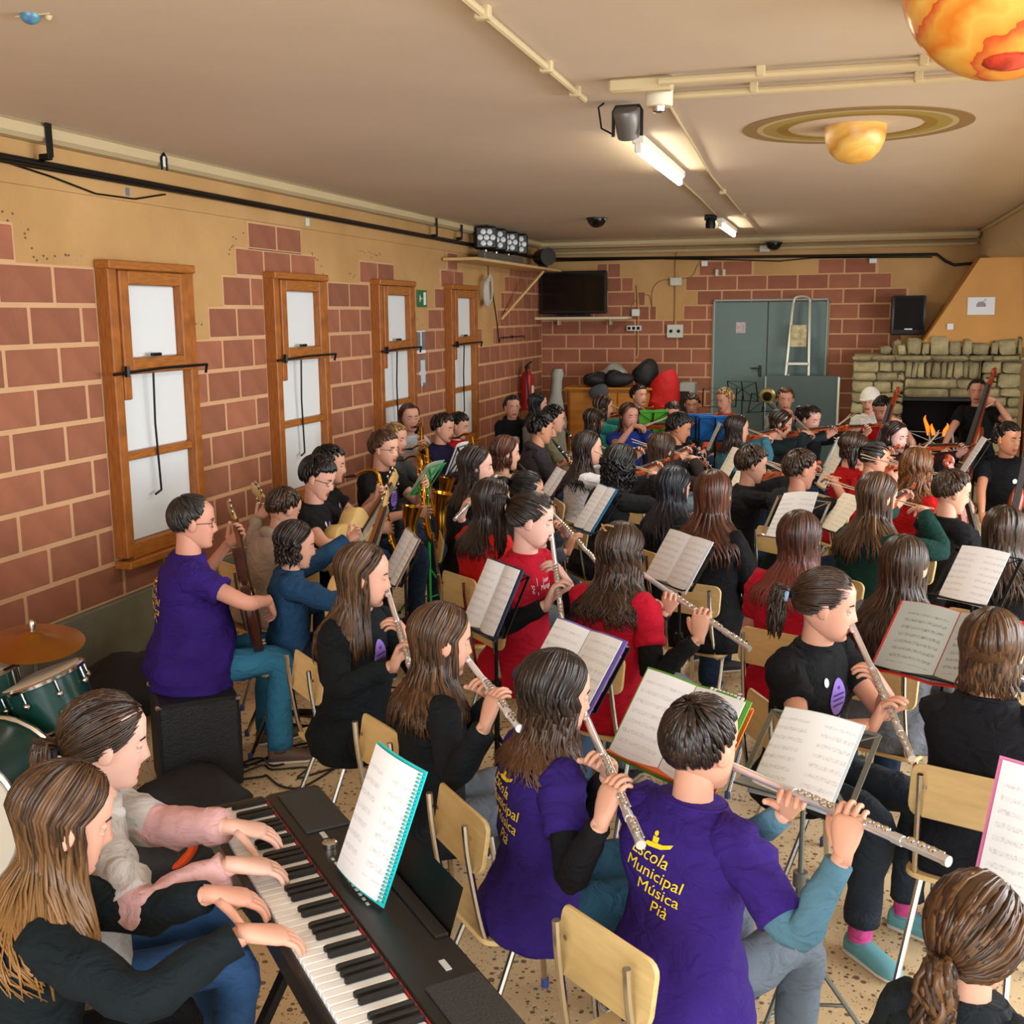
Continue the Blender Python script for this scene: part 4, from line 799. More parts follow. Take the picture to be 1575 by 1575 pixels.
# ================================================================ people
def slerp(a, b, t):
    o = math.acos(max(-1, min(1, float(np.dot(a, b))))); t = np.asarray(t)[:, None]
    if o < 1e-4: return a[None] * (1 - t) + b[None] * t
    return (np.sin((1 - t) * o) * a + np.sin(t * o) * b) / math.sin(o)
HZ = [-.115, -.108, -.095, -.075, -.05, -.02, .01, .04, .065, .085, .1, .11, .115]
HWD = [.012, .030, .043, .054, .063, .069, .073, .0755, .073, .063, .047, .026, .004]
HF = [.060, .076, .083, .084, .084, .083, .082, .086, .082, .068, .045, .018, -.006]
HB = [.030, .012, -.015, -.045, -.068, -.083, -.093, -.098, -.095, -.083, -.062, -.036, -.014]
def head_mesh(mb, H, Rh, hs, nu, nv):
    z = np.interp(np.linspace(0, 1, nv), np.linspace(0, 1, 13), HZ)
    w = np.interp(z, HZ, HWD); f = np.interp(z, HZ, HF); b = np.interp(z, HZ, HB)
    a = np.linspace(0, 2 * math.pi, nu, endpoint=False) + math.pi / 2
    cs, sn = np.cos(a), np.sin(a); e = 2 / 2.25; cs = np.sign(cs) * abs(cs) ** e; sn = np.sign(sn) * abs(sn) ** e
    X = w[:, None] * cs; Y = (f + b)[:, None] / 2 + (f - b)[:, None] / 2 * sn; Z = z[:, None] * np.ones(nu)
    fr = np.clip(sn, 0, 1)[None] ** 1.5
    g = lambda x0, z0, sx, sz: np.exp(-((np.abs(X) - x0) / sx) ** 2 - ((Z - z0) / sz) ** 2)
    d = .024 * np.exp(-(X / .0125) ** 2) * np.interp(Z, [-.048, -.04, -.031, -.005, .02, .035], [0, .45, 1, .55, .2, 0])
    d += .008 * g(.012, -.036, .008, .007)          # nostrils
    d -= .011 * g(.031, .004, .016, .012)           # eye sockets
    d += .005 * g(.028, .028, .022, .008)           # brow
    d += .006 * g(0, -.062, .020, .005) + .006 * g(0, -.073, .017, .005) - .006 * g(0, -.0675, .02, .0025) - .004 * g(0, -.086, .02, .006)
    d += .006 * g(0, -.103, .016, .010)             # chin
    d += .005 * g(.042, -.025, .018, .02)           # cheeks
    Y = Y + d * fr
    v = np.stack([X, Y, Z], 2).reshape(-1, 3) * hs
    fc, m = [], []
    for i in range(nv - 1):
        for j in range(nu):
            j2 = (j + 1) % nu; fc.append((i * nu + j, i * nu + j2, (i + 1) * nu + j2, (i + 1) * nu + j))
            x, zz = (X[i, j] + X[i, j2]) / 2, (z[i] + z[i + 1]) / 2
            m.append(1 if abs(x) < .021 and -.079 < zz < -.056 and sn[j] > .6 else 0)
    fc += [tuple(range(nu - 1, -1, -1)), tuple((nv - 1) * nu + j for j in range(nu))]; m += [0, 0]
    mb.add(v @ Rh.T + H, fc, m)
    L = lambda x, y, zz: Rh @ (V(x, y, zz) * hs) + H
    for s in (-1, 1):
        mb.sph(L(s * .031, .0670, .002), np.array([.0122, .0115, .0095]) * hs, 10, 8, 2, Rh)
        mb.sph(L(s * .031, .0735, .0012), np.array([.0066, .0060, .0066]) * hs, 8, 6, 3, Rh)
        mb.sph(L(s * .031, .0685, .0080), np.array([.0150, .0128, .0090]) * hs, 10, 6, 0, Rh); mb.sph(L(s * .031, .0672, -.0075), np.array([.0142, .0118, .0068]) * hs, 10, 6, 0, Rh)      # upper lid
        mb.tube([L(s * .017, .0835, .021), L(s * .030, .0815, .0255), L(s * .046, .071, .022)], np.array([.0032, .0035, .0018]) * hs, 6, 4)
        mb.sph(L(s * .079, -.008, -.004), np.array([.009, .020, .030]) * hs, 10, 8, 0, Rh @ rotz(s * -.35)); mb.sph(L(s * .072, -.002, -.024), np.array([.008, .011, .012]) * hs, 8, 6, 0, Rh)
def hand(mb, Wr, d, n, k, sgn, curl=35, spread=.06, sides=7, thumb=40):
    d = nrm(d); n = np.asarray(n, float); n = nrm(n - d * np.dot(n, d)); sd = np.cross(d, n) * sgn     # sd points to the thumb
    c = [Wr - d * .02 * k, Wr + d * .008 * k, Wr + d * .035 * k, Wr + d * .065 * k, Wr + d * .084 * k, Wr + d * .094 * k]
    mb.loft(np.array(c), sd, n, np.array([.023, .025, .034, .040, .039, .028]) * k, np.array([.019, .019, .017, .015, .013, .007]) * k, 12, 0, True, 2.3)
    for x, l, r in ((.030, .070, .0088), (.010, .079, .0090), (-.011, .074, .0086), (-.030, .058, .0078)):
        p = Wr + d * (.080 - abs(x) * .12) * k + sd * x * k; dd = nrm(d + sd * x * spread * 20 * .3); path = [p]; ang = R(curl) * .7
        for q in (.45, .31, .24):
            u = dd * math.cos(ang) + n * math.sin(ang); p = p + u * l * q * k; path.append(p); ang += R(curl)
        path = cr(path, 2); mb.tube(path, np.linspace(1, .74, len(path)) * r * k, sides); mb.sph(path[-1], r * .74 * k, sides, 4)
    p = Wr + d * .018 * k + sd * .022 * k + n * .004 * k; ta = R(thumb); u = nrm(sd * math.sin(ta) + d * math.cos(ta) + n * .35); path = [p, p + u * .034 * k, p + u * .034 * k + nrm(u + n * .4 + d * .3) * .028 * k, p + u * .034 * k + nrm(u + n * .4 + d * .3) * .028 * k + nrm(u * .6 + n * .6 + d * .5) * .024 * k]
    path = cr(path, 2); mb.tube(path, np.linspace(.0125, .0082, len(path)) * k, sides); mb.sph(path[-1], .0082 * k, sides, 4)
def ik(S_, W_, a, b, pole):
    d = W_ - S_; l = np.linalg.norm(d); l2 = min(l, (a + b) * .998); u = d / max(l, 1e-6); W2 = S_ + u * l2
    x = (a * a - b * b + l2 * l2) / (2 * l2); h = math.sqrt(max(a * a - x * x, 0)); p = np.asarray(pole, float); p = nrm(p - u * np.dot(p, u))
    return S_ + u * x + p * h, W2
TT = [-.17, -.05, .10, .28, .5, .72, .86, .95, 1.03]
TW = [.192, .194, .172, .148, .156, .174, .165, .118, .066]
TD = [.150, .148, .128, .106, .108, .112, .094, .070, .056]
TY = [.015, 0, .006, .012, .004, -.008, -.012, -.006, .002]
def hair_build(t, sp, H, Rh, hs, N, torso, near, seed):
    style, dark, light, Ln = sp[0], sp[1], sp[2], sp[3]; op = sp[4] if len(sp) > 4 else {}
    rs = random.Random(seed); mb = MB(); rad = V(.083, .104, .098) * hs * op.get('vol', 1); c0 = H + Rh @ (V(0, -.012, .026) * hs)
    pt = lambda d, k=1.0: c0 + Rh @ (d * rad * k)
    ns = {2: 330, 1: 170, 0: 80}[near]; wd = {2: .0068, 1: .0098, 0: .0155}[near] * hs; sides = 5 if near else 4
    if style == 'pony': op.setdefault('temple', 90); op.setdefault('side', 110); op.setdefault('tmp', 16)
    def taumax(ph):          # hairline polar angle by azimuth from the front (deg)
        ph = abs((ph + 180) % 360 - 180); return np.interp(ph, [0, 35, 60, 82, 105, 180], [op.get('front', 50), op.get('front', 50) + op.get('tmp', 4), op.get('temple', 70), op.get('side', 102), 126, op.get('nape', 138)])
    # scalp cap
    nph, nt_ = 36, 9; r = []
    for j in range(nt_):
        row = []
        for i in range(nph):
            ph = 360 * i / nph; ta = R(taumax(ph)) * (j + .15) / (nt_ - .85); k = .985 if j < nt_ - 1 else .93
            row.append(pt(V(math.sin(ta) * math.sin(R(ph)), math.sin(ta) * math.cos(R(ph)), math.cos(ta)), k))
        r.append(row)
    if style != 'bald': mb.rings(np.array(r)[::-1], True, 0, .35)
    def strand(path, w, flat=.38, n=None, a0=0, a1=1):
        k = len(path); rd = w * np.interp(np.linspace(0, 1, k), [0, .2, .75, 1], [.12, 1, 1, .2]); mb.tube(path, rd, sides, 0, True, flat, (rs.random() ** 1.7 + 1j * np.linspace(a0, a1, k)))
    def fall(q, L, steps, tuck, wave, ph):
        out = []; o = q - H; o[2] = 0; ax = nrm(o); z0 = q[2]
        for j in range(1, steps + 1):
            f = j / steps; z = z0 - L * f; p = V(q[0], q[1], z)
            p[:2] += -ax[:2] * .022 * hs * min(1, f * 4) * tuck
            p += ax * wave * math.sin(f * 9 + ph) + np.cross(ax, V(0, 0, 1)) * wave * math.cos(f * 8 + ph * 2)
            if z < N[2] + .03:
                cy, hw, hd = torso(z); e = math.hypot(p[0] / (hw + .03), (p[1] - cy) / (hd + .036))
                if e < 1: e = max(e, 1e-3); p[0] /= e; p[1] = cy + (p[1] - cy) / e
            out.append(p)
        return out
    wave = op.get('wave', .004)
    if style in ('long', 'bob', 'curly'):
        ph0 = op.get('ph0', 68)
        for i in range(ns):
            s = 1 if rs.random() > .5 else -1; ph = ph0 + (180 - ph0) * (rs.random() ** .85); k = (ph - ph0) / (180 - ph0)
            py = .60 - 1.15 * k + rs.uniform(-.1, .1); d0 = nrm(V(s * .05 + op.get('part', 0), py, math.sqrt(max(.05, 1 - py * py)))); tau = R(92)
            d1 = V(math.sin(tau) * math.sin(R(ph)) * s, math.sin(tau) * math.cos(R(ph)), math.cos(tau)); kk = rs.uniform(1.0, 1.06)
            sl = slerp(d0, nrm(d1), np.linspace(0, 1, 6)); path = [pt(d, kk) for d in sl]
            L = Ln * rs.uniform(.82, 1.05) * (1 - .12 * (k < .3)); path += fall(path[-1], L, 7, (.9 if style == 'bob' else .7) * k + .2, wave * (2.6 if style == 'curly' else 1), rs.random() * 6)
            if style == 'bob': path[-1][:2] -= nrm(V(*(path[-1] - H)[:2], 0))[:2] * .012
            strand(np.array(path), wd * rs.uniform(.8, 1.3))
    elif style in ('pony', 'braid', 'bun'):
        op.setdefault('temple', 90); op.setdefault('side', 112); op.setdefault('tmp', 16); dT = nrm(V(op.get('tx', 0), -1, op.get('tie', .35))); T0 = pt(dT, 1.02)
        for i in range(int(ns * .95)):
            ph = rs.uniform(-180, 180); ta = R(taumax(ph) * (rs.uniform(.3, .95) if rs.random() < .55 else rs.uniform(.95, 1.01))); d0 = V(math.sin(ta) * math.sin(R(ph)), math.sin(ta) * math.cos(R(ph)), math.cos(ta))
            sl = slerp(d0, dT, np.linspace(0, .97, 7)); strand(np.array([pt(d, rs.uniform(1.0, 1.03)) for d in sl]), wd, .45, a1=.5)
        back = Rh @ V(0, -1, 0); side = op.get('swing', 0)
        if style == 'pony':
            for i in range(int(ns * .3)):
                o = V(rs.uniform(-1, 1), rs.uniform(-1, 1), rs.uniform(-1, 1)) * .022 * hs; p0 = T0 + o * .3; p1 = T0 + back * .045 * hs + V(0, 0, .005) + o
                path = [p0, (p0 + p1) / 2 + V(0, 0, .008), p1] + [p + V(side * .02 * j, 0, 0) for j, p in enumerate(fall(p1.copy(), Ln * rs.uniform(.75, 1.05), 7, -.3, wave, rs.random() * 6))]; strand(np.array(path), wd * 1.1, .6, a0=.4)
        elif style == 'braid':
            n = 22; ctr = fall(T0 + back * .03 * hs, Ln, n, 0, 0, 0)
            for k in range(3): 
                path = [T0] + [p + V(.022 * math.sin(i * .95 + k * 2.094), -.012 * math.cos(2 * (i * .95 + k * 2.094)), 0) * hs for i, p in enumerate(ctr)]; strand(cr(path, 2), .021 * hs, .8); strand(cr(np.array(path) + V(.006, .004, 0), 2), .018 * hs, .8)
            for i in range(50):
                s = rs.choice((-1, 1)); ph = rs.uniform(70, 175); d1 = V(math.sin(R(ph)) * s, math.cos(R(ph)), -.2); path = [pt(d, 1.03) for d in slerp(nrm(V(.05 * s, -.2, 1)), nrm(d1), np.linspace(.2, 1, 6))] + fall(pt(nrm(d1), 1.03), .13, 4, .4, .012, rs.random() * 6); strand(np.array(path), wd)
        else: mb.sph(T0 + back * .02, V(.04, .035, .04) * hs, 14, 10, 0, None, at=.4)
        m2 = mat('hair_tie_' + op.get('tiecol', '#16161a'), op.get('tiecol', '#16161a'), .6)
        u = nrm(np.cross(back, V(0, 0, 1))); w_ = np.cross(u, back); tie = MB()
        tie.tube([T0 + back * .018 * hs + (.017 * hs) * (u * math.cos(a) + w_ * math.sin(a)) for a in np.linspace(0, 2 * math.pi, 13)], .008 * hs, 6)
        op['_tie'] = (tie, m2)
    elif style in ('short', 'bald'):
        wh = nrm(V(.12, -.45, .88))
        for i in range(int(ns * 1.5)):
            ph = rs.uniform(-180, 180); ta = R(taumax(ph) * rs.uniform(.88, 1.05)); d1 = V(math.sin(ta) * math.sin(R(ph)), math.sin(ta) * math.cos(R(ph)), math.cos(ta)); a = rs.random() ** .7 * .8; b = min(1.0, a + rs.uniform(.3, .5))
            if style == 'bald' and (abs((ph + 180) % 360 - 180) < 55 or True): a = max(a, .60); b = 1.0
            sl = slerp(wh, nrm(d1), np.linspace(a, b, 6)); kk = 1.0 + op.get('puff', .0); jit = op.get('jit', .03)
            path = [pt(d, kk * (1 + jit * math.sin(j / 5 * 3.14))) for j, d in enumerate(sl)]; strand(np.array(path), wd * 1.15, .5)
        if style == 'bald': mb.rings(np.array(r)[::-1][:int(nt_ * .55)], False, 0, .3)
    o = mb.build('hair', hair_mat(dark, light, op.get('tip')), t, attr=True, ang=0)
    if '_tie' in op: q = op.pop('_tie'); q[0].build('hair_tie', q[1], o)
    if 'clip' in op: 
        q = pt(nrm(V(-.1, -.75, .65)), 1.06); mb2 = MB(); b_ = Rh @ V(0, -.75, .65)
        mb2.tube(cr([q + Rh @ V(-.03, 0, -.01), q + Rh @ V(0, -.01, .012), q + Rh @ V(.035, 0, .012)], 3), .004, 6); mb2.tube(cr([q + Rh @ V(-.025, 0, .012), q + Rh @ V(.0, -.01, -.006), q + Rh @ V(.02, 0, -.012)], 3), .004, 6); mb2.build('hair_clip', mat('clip_gold', op['clip'], .3, metal=.6), o)
    return o
TXT = {}
def text_mesh(s, shear=.25, off=0):
    if s not in TXT:
        c = bpy.data.curves.new('t', 'FONT'); c.body = s; c.align_x = 'CENTER'; c.shear = shear; c.offset = off; c.size = 1; c.resolution_u = 3
        o = bpy.data.objects.new('t', c); COL.objects.link(o); bpy.context.view_layer.update(); me = o.to_mesh()
        TXT[s] = (np.array([v.co[:2] for v in me.vertices]), [tuple(p.vertices) for p in me.polygons]); o.to_mesh_clear(); bpy.data.objects.remove(o); bpy.data.curves.remove(c)
    return TXT[s]
def decal(parent, bvh, items, origin, u, v, n, off=.004, name='print'):
    """flat print pieces (2D points, faces, material index) laid onto the cloth by projecting along -n"""
    mb = MB(); mats = []
    for p2, fc, mt in items:
        if mt not in mats: mats.append(mt)
        vs = []; bad = set()
        for q_, (x, y) in enumerate(p2):
            q = origin + u * x + v * y; hit = bvh.ray_cast(Vector(q + n * .25), Vector(-n), .6)
            if hit[0] is None: bad.add(q_)
            vs.append(np.array(hit[0]) + n * off if hit[0] is not None else q)
        mb.add(vs, [f for f in fc if not bad & set(f)], mats.index(mt))
    return mb.build(name, mats, parent, ang=0)
def grid_poly(fn, nr=5, na=24):
    p = [(0, 0)]; f = []
    for i in range(1, nr + 1):
        for j in range(na): a = 2 * math.pi * j / na; x, y = fn(a); p.append((x * i / nr, y * i / nr))
    for j in range(na): f.append((0, 1 + j, 1 + (j + 1) % na))
    for i in range(nr - 1):
        for j in range(na): a, b = 1 + i * na, 1 + (i + 1) * na; f.append((a + j, b + j, b + (j + 1) % na, a + (j + 1) % na))
    return p, f
M_skinset = {}
def skins(tone, hairc):
    tone = '#' + ''.join('%02x' % int(int(tone[q:q+2], 16) * f) for q, f in ((1, .95), (3, .93), (5, .95)))
    k = (tone, hairc)
    if k not in M_skinset:
        M_skinset[k] = [mat('skin' + tone, tone, .5, var=.05, scale=14, spec=.35, sss=.12), mat('lips' + tone, '#a4574f', .4), mat('eye_white', '#b5a9a2', .6), mat('iris', '#2c1c14', .15), mat('brow' + hairc, hairc, .8)]
    return M_skinset[k]
INSTR = []
def person(i, Hw, yaw, role, hair, top, bottom, shoes, label, tone='#e0ac8f', lean=6, head=(0, 8, 0), near=0, glasses=False, belly=0, wrist=None, fd=None, legs=(0, 0), beard=False, cap=None, ap=None, wide=1.0, inst=None, seat=None, feet=None, sock=None, tw=0, crop=0, fdw=None):
    st = seat or SEAT; l = R(lean); s = (Hw[2] - st) / (.08 + .51 * math.cos(l) + .148); hs = s ** .3
    Pv = V(0, 0, st + .08 * s); sd = V(0, math.sin(l), math.cos(l)); N = Pv + .51 * s * sd; H = N + s * V(0, .025 + .148 * math.sin(l * .6), .148)
    Ry = rotz(yaw); root = V(Hw[0], Hw[1], 0) - Ry @ V(H[0], H[1], 0)
    t = thing('person', label, 'person', tuple(root), yaw); PM = Matrix.Translation(root) @ Matrix.Rotation(yaw, 4, 'Z')
    Rh = rotz(R(head[0])) @ rotx(R(-head[1])) @ roty(R(head[2])); bk = V(0, math.cos(l), -math.sin(l)); Rt = rotz(R(tw))
    n = len(TT); tc = np.array([Pv + sd * .51 * s * q + bk * y * s for q, y in zip(TT, TY)]); wv = np.array(TW) * s * wide; dv = np.array(TD) * s * wide
    if belly: dv = dv + belly * np.interp(TT, [-.1, .2, .45, .8], [.02, .055, .04, 0]); wv = wv + belly * np.interp(TT, [-.1, .2, .5, .8], [.03, .045, .03, .01]); tc[:, 1] += belly * np.interp(TT, [-.1, .2, .45, .8], [0, .02, .02, 0])
    def torso(z): return np.interp(z, tc[:, 2], tc[:, 1]), np.interp(z, tc[:, 2], wv), np.interp(z, tc[:, 2], dv)
    Rt_ = lambda p: p
    if tw: tc[4:, 1] += 0
    u_ax = Rt @ V(1, 0, 0) if tw else V(1, 0, 0); b_ax = Rt @ bk if tw else bk
    # --- role: wrists, hand directions, palm normals, instrument
    up, lo = .27 * s, .24 * s; Mo = H + Rh @ (V(0, .100, -.066) * hs); g = {}
    kz = st + .08 * s; pole = [V(-.7, -.25, -1), V(.7, -.25, -1)]; curl = [30, 30]
    Wp = [V(-.11 * s, .27 * s, kz + .085 * s), V(.11 * s, .27 * s, kz + .085 * s)]; Hd = [V(.25, .9, -.25), V(-.25, .9, -.25)]; Hn = [V(0, -.2, -1), V(0, -.2, -1)]
    if role == 'flute':
        if fdw is not None: fd = Ry.T @ V(*fdw)
        f = nrm(fd if fd is not None else V(.93, .16, -.33)); fy = nrm(V(0, 1, 0) - f * f[1]); fz = np.cross(f, fy); A = Mo + f * .20; B = Mo + f * .39
        Wp = [A + V(-.035, .045, -.085) * s, B + V(.0, -.045, -.075) * s]; Hd = [V(.45, -.35, .85), V(-.1, .35, .9)]; Hn = [V(.45, -.85, -.2), V(-.2, .9, -.3)]; curl = [38, 34]; pole = [V(-.5, .3, -1), V(.9, -.25, -.9)]
        g = ('flute', frame(Mo + V(0, 0, .0) + fy * .004, f, fy, fz))
    elif role in ('clarinet', 'recorder'):
        f = nrm(fd if fd is not None else V(0, .62, -.78)); z = -f; x = nrm(V(1, 0, 0) - z * z[0]); y = np.cross(z, x); A = Mo + f * .22; B = Mo + f * .38
        Wp = [A + V(-.055, -.06, -.05), B + V(.055, -.06, -.05)]; Hd = [V(.45, .75, .35), V(-.45, .75, .35)]; Hn = [V(.75, -.1, -.4), V(-.75, -.1, -.4)]; curl = [40, 40]; g = ('clarinet', frame(Mo, x, y, z))
    elif role == 'sax':
        f = nrm(fd if fd is not None else V(.18, .25, -1)); z = -f; y = nrm(V(.25, 1, 0) - z * np.dot(z, V(.25, 1, 0))); x = np.cross(y, z); A = Mo + y * .20 + f * .17; B = Mo + y * .19 + f * .36
        Wp = [A + V(-.07, -.05, -.02), B + V(.06, -.06, -.02)]; Hd = [V(.5, .8, .1), V(-.4, .85, .1)]; Hn = [V(.8, -.3, -.2), V(-.8, -.3, -.2)]; curl = [40, 40]; g = ('sax', frame(Mo, x, y, z))
    elif role == 'violin':
        T0 = N + V(-.07, .07, .035) * s; f = nrm(fd if fd is not None else V(-.42, .88, .10)); z = nrm(V(.35, .0, 1) - f * np.dot(f, V(.35, 0, 1))); x = np.cross(f, z); L = .34 * s
        e = T0 + f * L * 1.5; Wp = [e + V(-.03, -.02, -.07) * s, T0 + f * L * .45 + V(.22, .05, .03) * s]; Hd = [V(.35, .1, .95), V(-.6, .75, -.1)]; Hn = [V(.9, -.1, -.2), V(-.2, -.2, -1)]; curl = [45, 40]; pole = [V(-.2, .2, -1), V(.75, -.15, -.9)]
        g = ('violin', frame(T0, x, f, z), L)
    elif role == 'cello':
        E = V(.02, .40 * s, .16); Sx = H + V(-.15, .08, .06) * s; f = nrm(Sx - E); z = nrm(V(.1, 1, .3) - f * np.dot(f, V(.1, 1, .3))); x = np.cross(f, z); L = .66 * s
        Wp = [E + f * L * 1.42 + V(-.075, -.02, -.02) * s, E + f * L * .52 + V(.24, .20, .02) * s]; Hd = [V(.9, .3, .15), V(-.35, .6, -.6)]; Hn = [V(.1, .9, -.3), V(-.4, -.2, -.8)]; curl = [45, 40]; pole = [V(-.7, .1, -1), V(.9, .1, -.6)]; g = ('cello', frame(E, x, f, z), L)
    elif role in ('guitar', 'bass', 'ukulele'):
        k = {'guitar': 1.0, 'bass': 1.0, 'ukulele': .62}[role]; f = nrm(fd if fd is not None else V(-.88, .12, .42)); C0 = V(.20 * k, .19 + .03, kz + .16 * s) if role != 'bass' else V(.21, .27, kz + .14); z = nrm(V(-.05, 1, .25) - f * np.dot(f, V(-.05, 1, .25))); x = np.cross(f, z)
        Wp = [C0 + f * .74 * k + V(0, -.03, -.055), C0 + f * .15 * k + z * .075 + V(.03, 0, .05)]; Hd = [V(.1, .75, .6), V(-.55, .3, -.6)]; Hn = [V(.5, .2, .8), V(-.1, -.9, -.2)]; curl = [48, 32]; pole = [V(-.6, .0, -1), V(1, .1, -.1)]; g = (role, frame(C0, x, f, z), k)
    elif role == 'keys':
        inv = Ry.T
        for q in (0, 1):
            if wrist[q] is not None: Wp[q] = inv @ (V(*wrist[q][0]) - root); Hd[q] = inv @ V(*wrist[q][1]); Hn[q] = V(0, -.15, -1); curl[q] = 22
        pole = [V(-.8, -.5, -.6), V(.8, -.5, -.6)]
    elif role == 'brass':
        Wp = [Mo + V(-.06, .16, -.09), Mo + V(.05, .22, -.09)]; Hd = [V(.5, .5, .6), V(-.4, .5, .6)]; Hn = [V(.7, .1, .1), V(-.7, .1, .1)]; curl = [45, 45]; g = ('brass', frame(Mo, V(1, 0, 0), V(0, 1, 0), V(0, 0, 1)))
    elif role == 'fold': Wp = [V(.03, .20 * s, kz + .12 * s), V(-.02, .23 * s, kz + .10 * s)]
    if ap:
        for q in (0, 1):
            if ap[q] is not None: Wp[q] = V(*ap[q])
    # --- body: one mesh
    mb = MB(); det = {2: (56, 40), 1: (40, 30), 0: (28, 24)}[near]
    head_mesh(mb, H, Rh, hs, *det)
    nb = N - sd * .03 * s; mid = (N + H) / 2 + V(0, -.012, -.01) * s; mb.tube(cr([nb - sd * .04, nb, mid, H + Rh @ (V(0, -.018, -.02) * hs)], 3), np.interp(np.linspace(0, 1, 10), [0, .33, .66, 1], [.075, .060, .054, .056]) * s, 14)
    mb.loft(tc[:8], u_ax, b_ax, wv[:8] * .9, dv[:8] * .9, 14, 0, True, 2.3)
    arms = []
    for q, sg in ((0, -1), (1, 1)):
        Sh = N - sd * .075 * s + u_ax * (sg * .148 * s * wide) + V(0, -.008, 0); E, W_ = ik(Sh, Wp[q], up, lo, pole[q]); dn = nrm(Hd[q]); fo = nrm(W_ - E)
        if np.dot(dn, fo) < .35: dn = nrm(dn + fo * .8)
        path = cr([Sh - u_ax * sg * .045 * s, Sh, Sh * .5 + E * .5, E, E * .5 + W_ * .5, W_], 4); k = len(path)
        rr = np.interp(np.linspace(0, 1, k), [0, .2, .4, .6, .72, 1], [.045, .047, .041, .035, .034, .0225]) * s; mb.tube(path, rr, 12); hand(mb, W_, dn, Hn[q], s * 1.02, sg, curl[q], sides=7 if near else 5); arms.append((path, Sh, E, W_, sg))
    kn = []
    for q, sg in ((0, -1), (1, 1)):
        hip = Pv + V(sg * .085 * s, 0, 0); K = V(sg * (.105 + .02) * s, .40 * s, st + .065 * s) + V(legs[0] * sg * .01, 0, 0); A = V(K[0] + .01 * sg, K[1] - .02 + legs[1], .075)
        if role == 'cello': K[0] = sg * .24 * s; A[0] = sg * .20 * s; K[1] = .36 * s
        if feet and feet[q] is not None: A = V(*feet[q])
        mb.tube(cr([hip, hip * .5 + K * .5, K, K * .5 + A * .5, A], 4), np.interp(np.linspace(0, 1, 17), [0, .5, .75, 1], [.072, .052, .048, .033]) * s, 10); kn.append((hip, K, A, sg))
    sk = skins(tone, hair[1]); body = mb.build('body', sk, t, ang=0)
    # --- trousers, socks, shoes
    mb = MB(); mb.sph(Pv + V(0, -.012, .008), V(.148, .118, .088) * s * wide, 20, 12); cut_ = crop
    for hip, K, A, sg in kn:
        A2 = A * (1 - cut_) + K * cut_ if cut_ else A; path = cr([hip + V(0, .0, 0), hip * .55 + K * .45, K, K * .5 + A2 * .5, A2 + V(0, 0, .0)], 5); k = len(path); mb.tube(path, np.interp(np.linspace(0, 1, k), [0, .25, .5, .75, 1], [.074, .076, .068, .062, .058]) * s, 14)
        if near:
            v_ = mb.v[-1].reshape(k, 14, 3); d_ = v_ - path[:, None]
            for a_ in range(k):
                for b_ in range(14): q_ = v_[a_, b_]; v_[a_, b_] += d_[a_, b_] * .16 * noise.noise(Vector((q_[0] * 18 + i, q_[1] * 18, q_[2] * 18)))
    mb.build('trousers', cloth(bottom), t, ang=0)
    for hip, K, A, sg in kn:
        fdir = nrm(V(sg * .18, 1, 0)); side = np.cross(fdir, V(0, 0, 1)); c = []; ra = []; rb = []
        for y, z, w_, h_ in ((-.055, .035, .022, .033), (-.045, .042, .031, .042), (0, .045, .034, .045), (.06, .036, .037, .036), (.12, .028, .041, .027), (.165, .023, .034, .021), (.185, .019, .016, .014)): c.append(V(A[0], A[1], 0) + fdir * y * s + V(0, 0, z * s + (A[2] - .075))); ra.append(w_ * s); rb.append(h_ * s)
        mb = MB(); mb.loft(np.array(c), side, V(0, 0, 1), ra, rb, 14, 0, True, 2.4); mb.tube([V(A[0], A[1], A[2] - .02), V(A[0], A[1], A[2] + .02)], [.042 * s, .038 * s], 12)
        sh = mb.build('shoe', mat('shoe_' + shoes, shoes, .6, var=.1), t, ang=0); mb = MB(); c2 = np.array(c); c2[:, 2] = .008 + (A[2] - .075); mb.loft(c2, side, V(0, 0, 1), np.array(ra) * 1.06, [.009] * 7, 14, 0, True, 2.6); mb.build('sole', mat('shoe_sole', '#cfc9bb' if shoes not in ('#5a4334',) else '#3b2c22', .7), sh)
        if sock: MB().tube([V(A[0], A[1], A[2] - .01), V(A[0], A[1], A[2] + .06)], [.041 * s, .040 * s], 12).build('sock', cloth(sock), t)
    # --- top garment
    col = top[0]; sl = top[1]; opt = top[2] if len(top) > 2 else {}
    mb = MB(); tt = np.interp(np.linspace(0, 8, 41 if near == 2 else 25), np.arange(9), TT); i0 = 0 if sl != 'none' else 0
    C = np.stack([np.interp(tt, TT, tc[:, k]) for k in range(3)], 1); Wv = np.interp(tt, TT, wv); Dv = np.interp(tt, TT, dv)
    th = .008 + .006 * (sl == 'long'); sides = {2: 64, 1: 40, 0: 24}[near]; a = np.linspace(0, 2 * math.pi, sides, endpoint=False); cs = np.sign(np.cos(a)) * abs(np.cos(a)) ** .87; sn = np.sign(np.sin(a)) * abs(np.sin(a)) ** .87
    r = C[:, None] + (Wv + th * s)[:, None, None] * u_ax * cs[None, :, None] + (Dv + th * s)[:, None, None] * b_ax * sn[None, :, None]
    amp = .014 * s
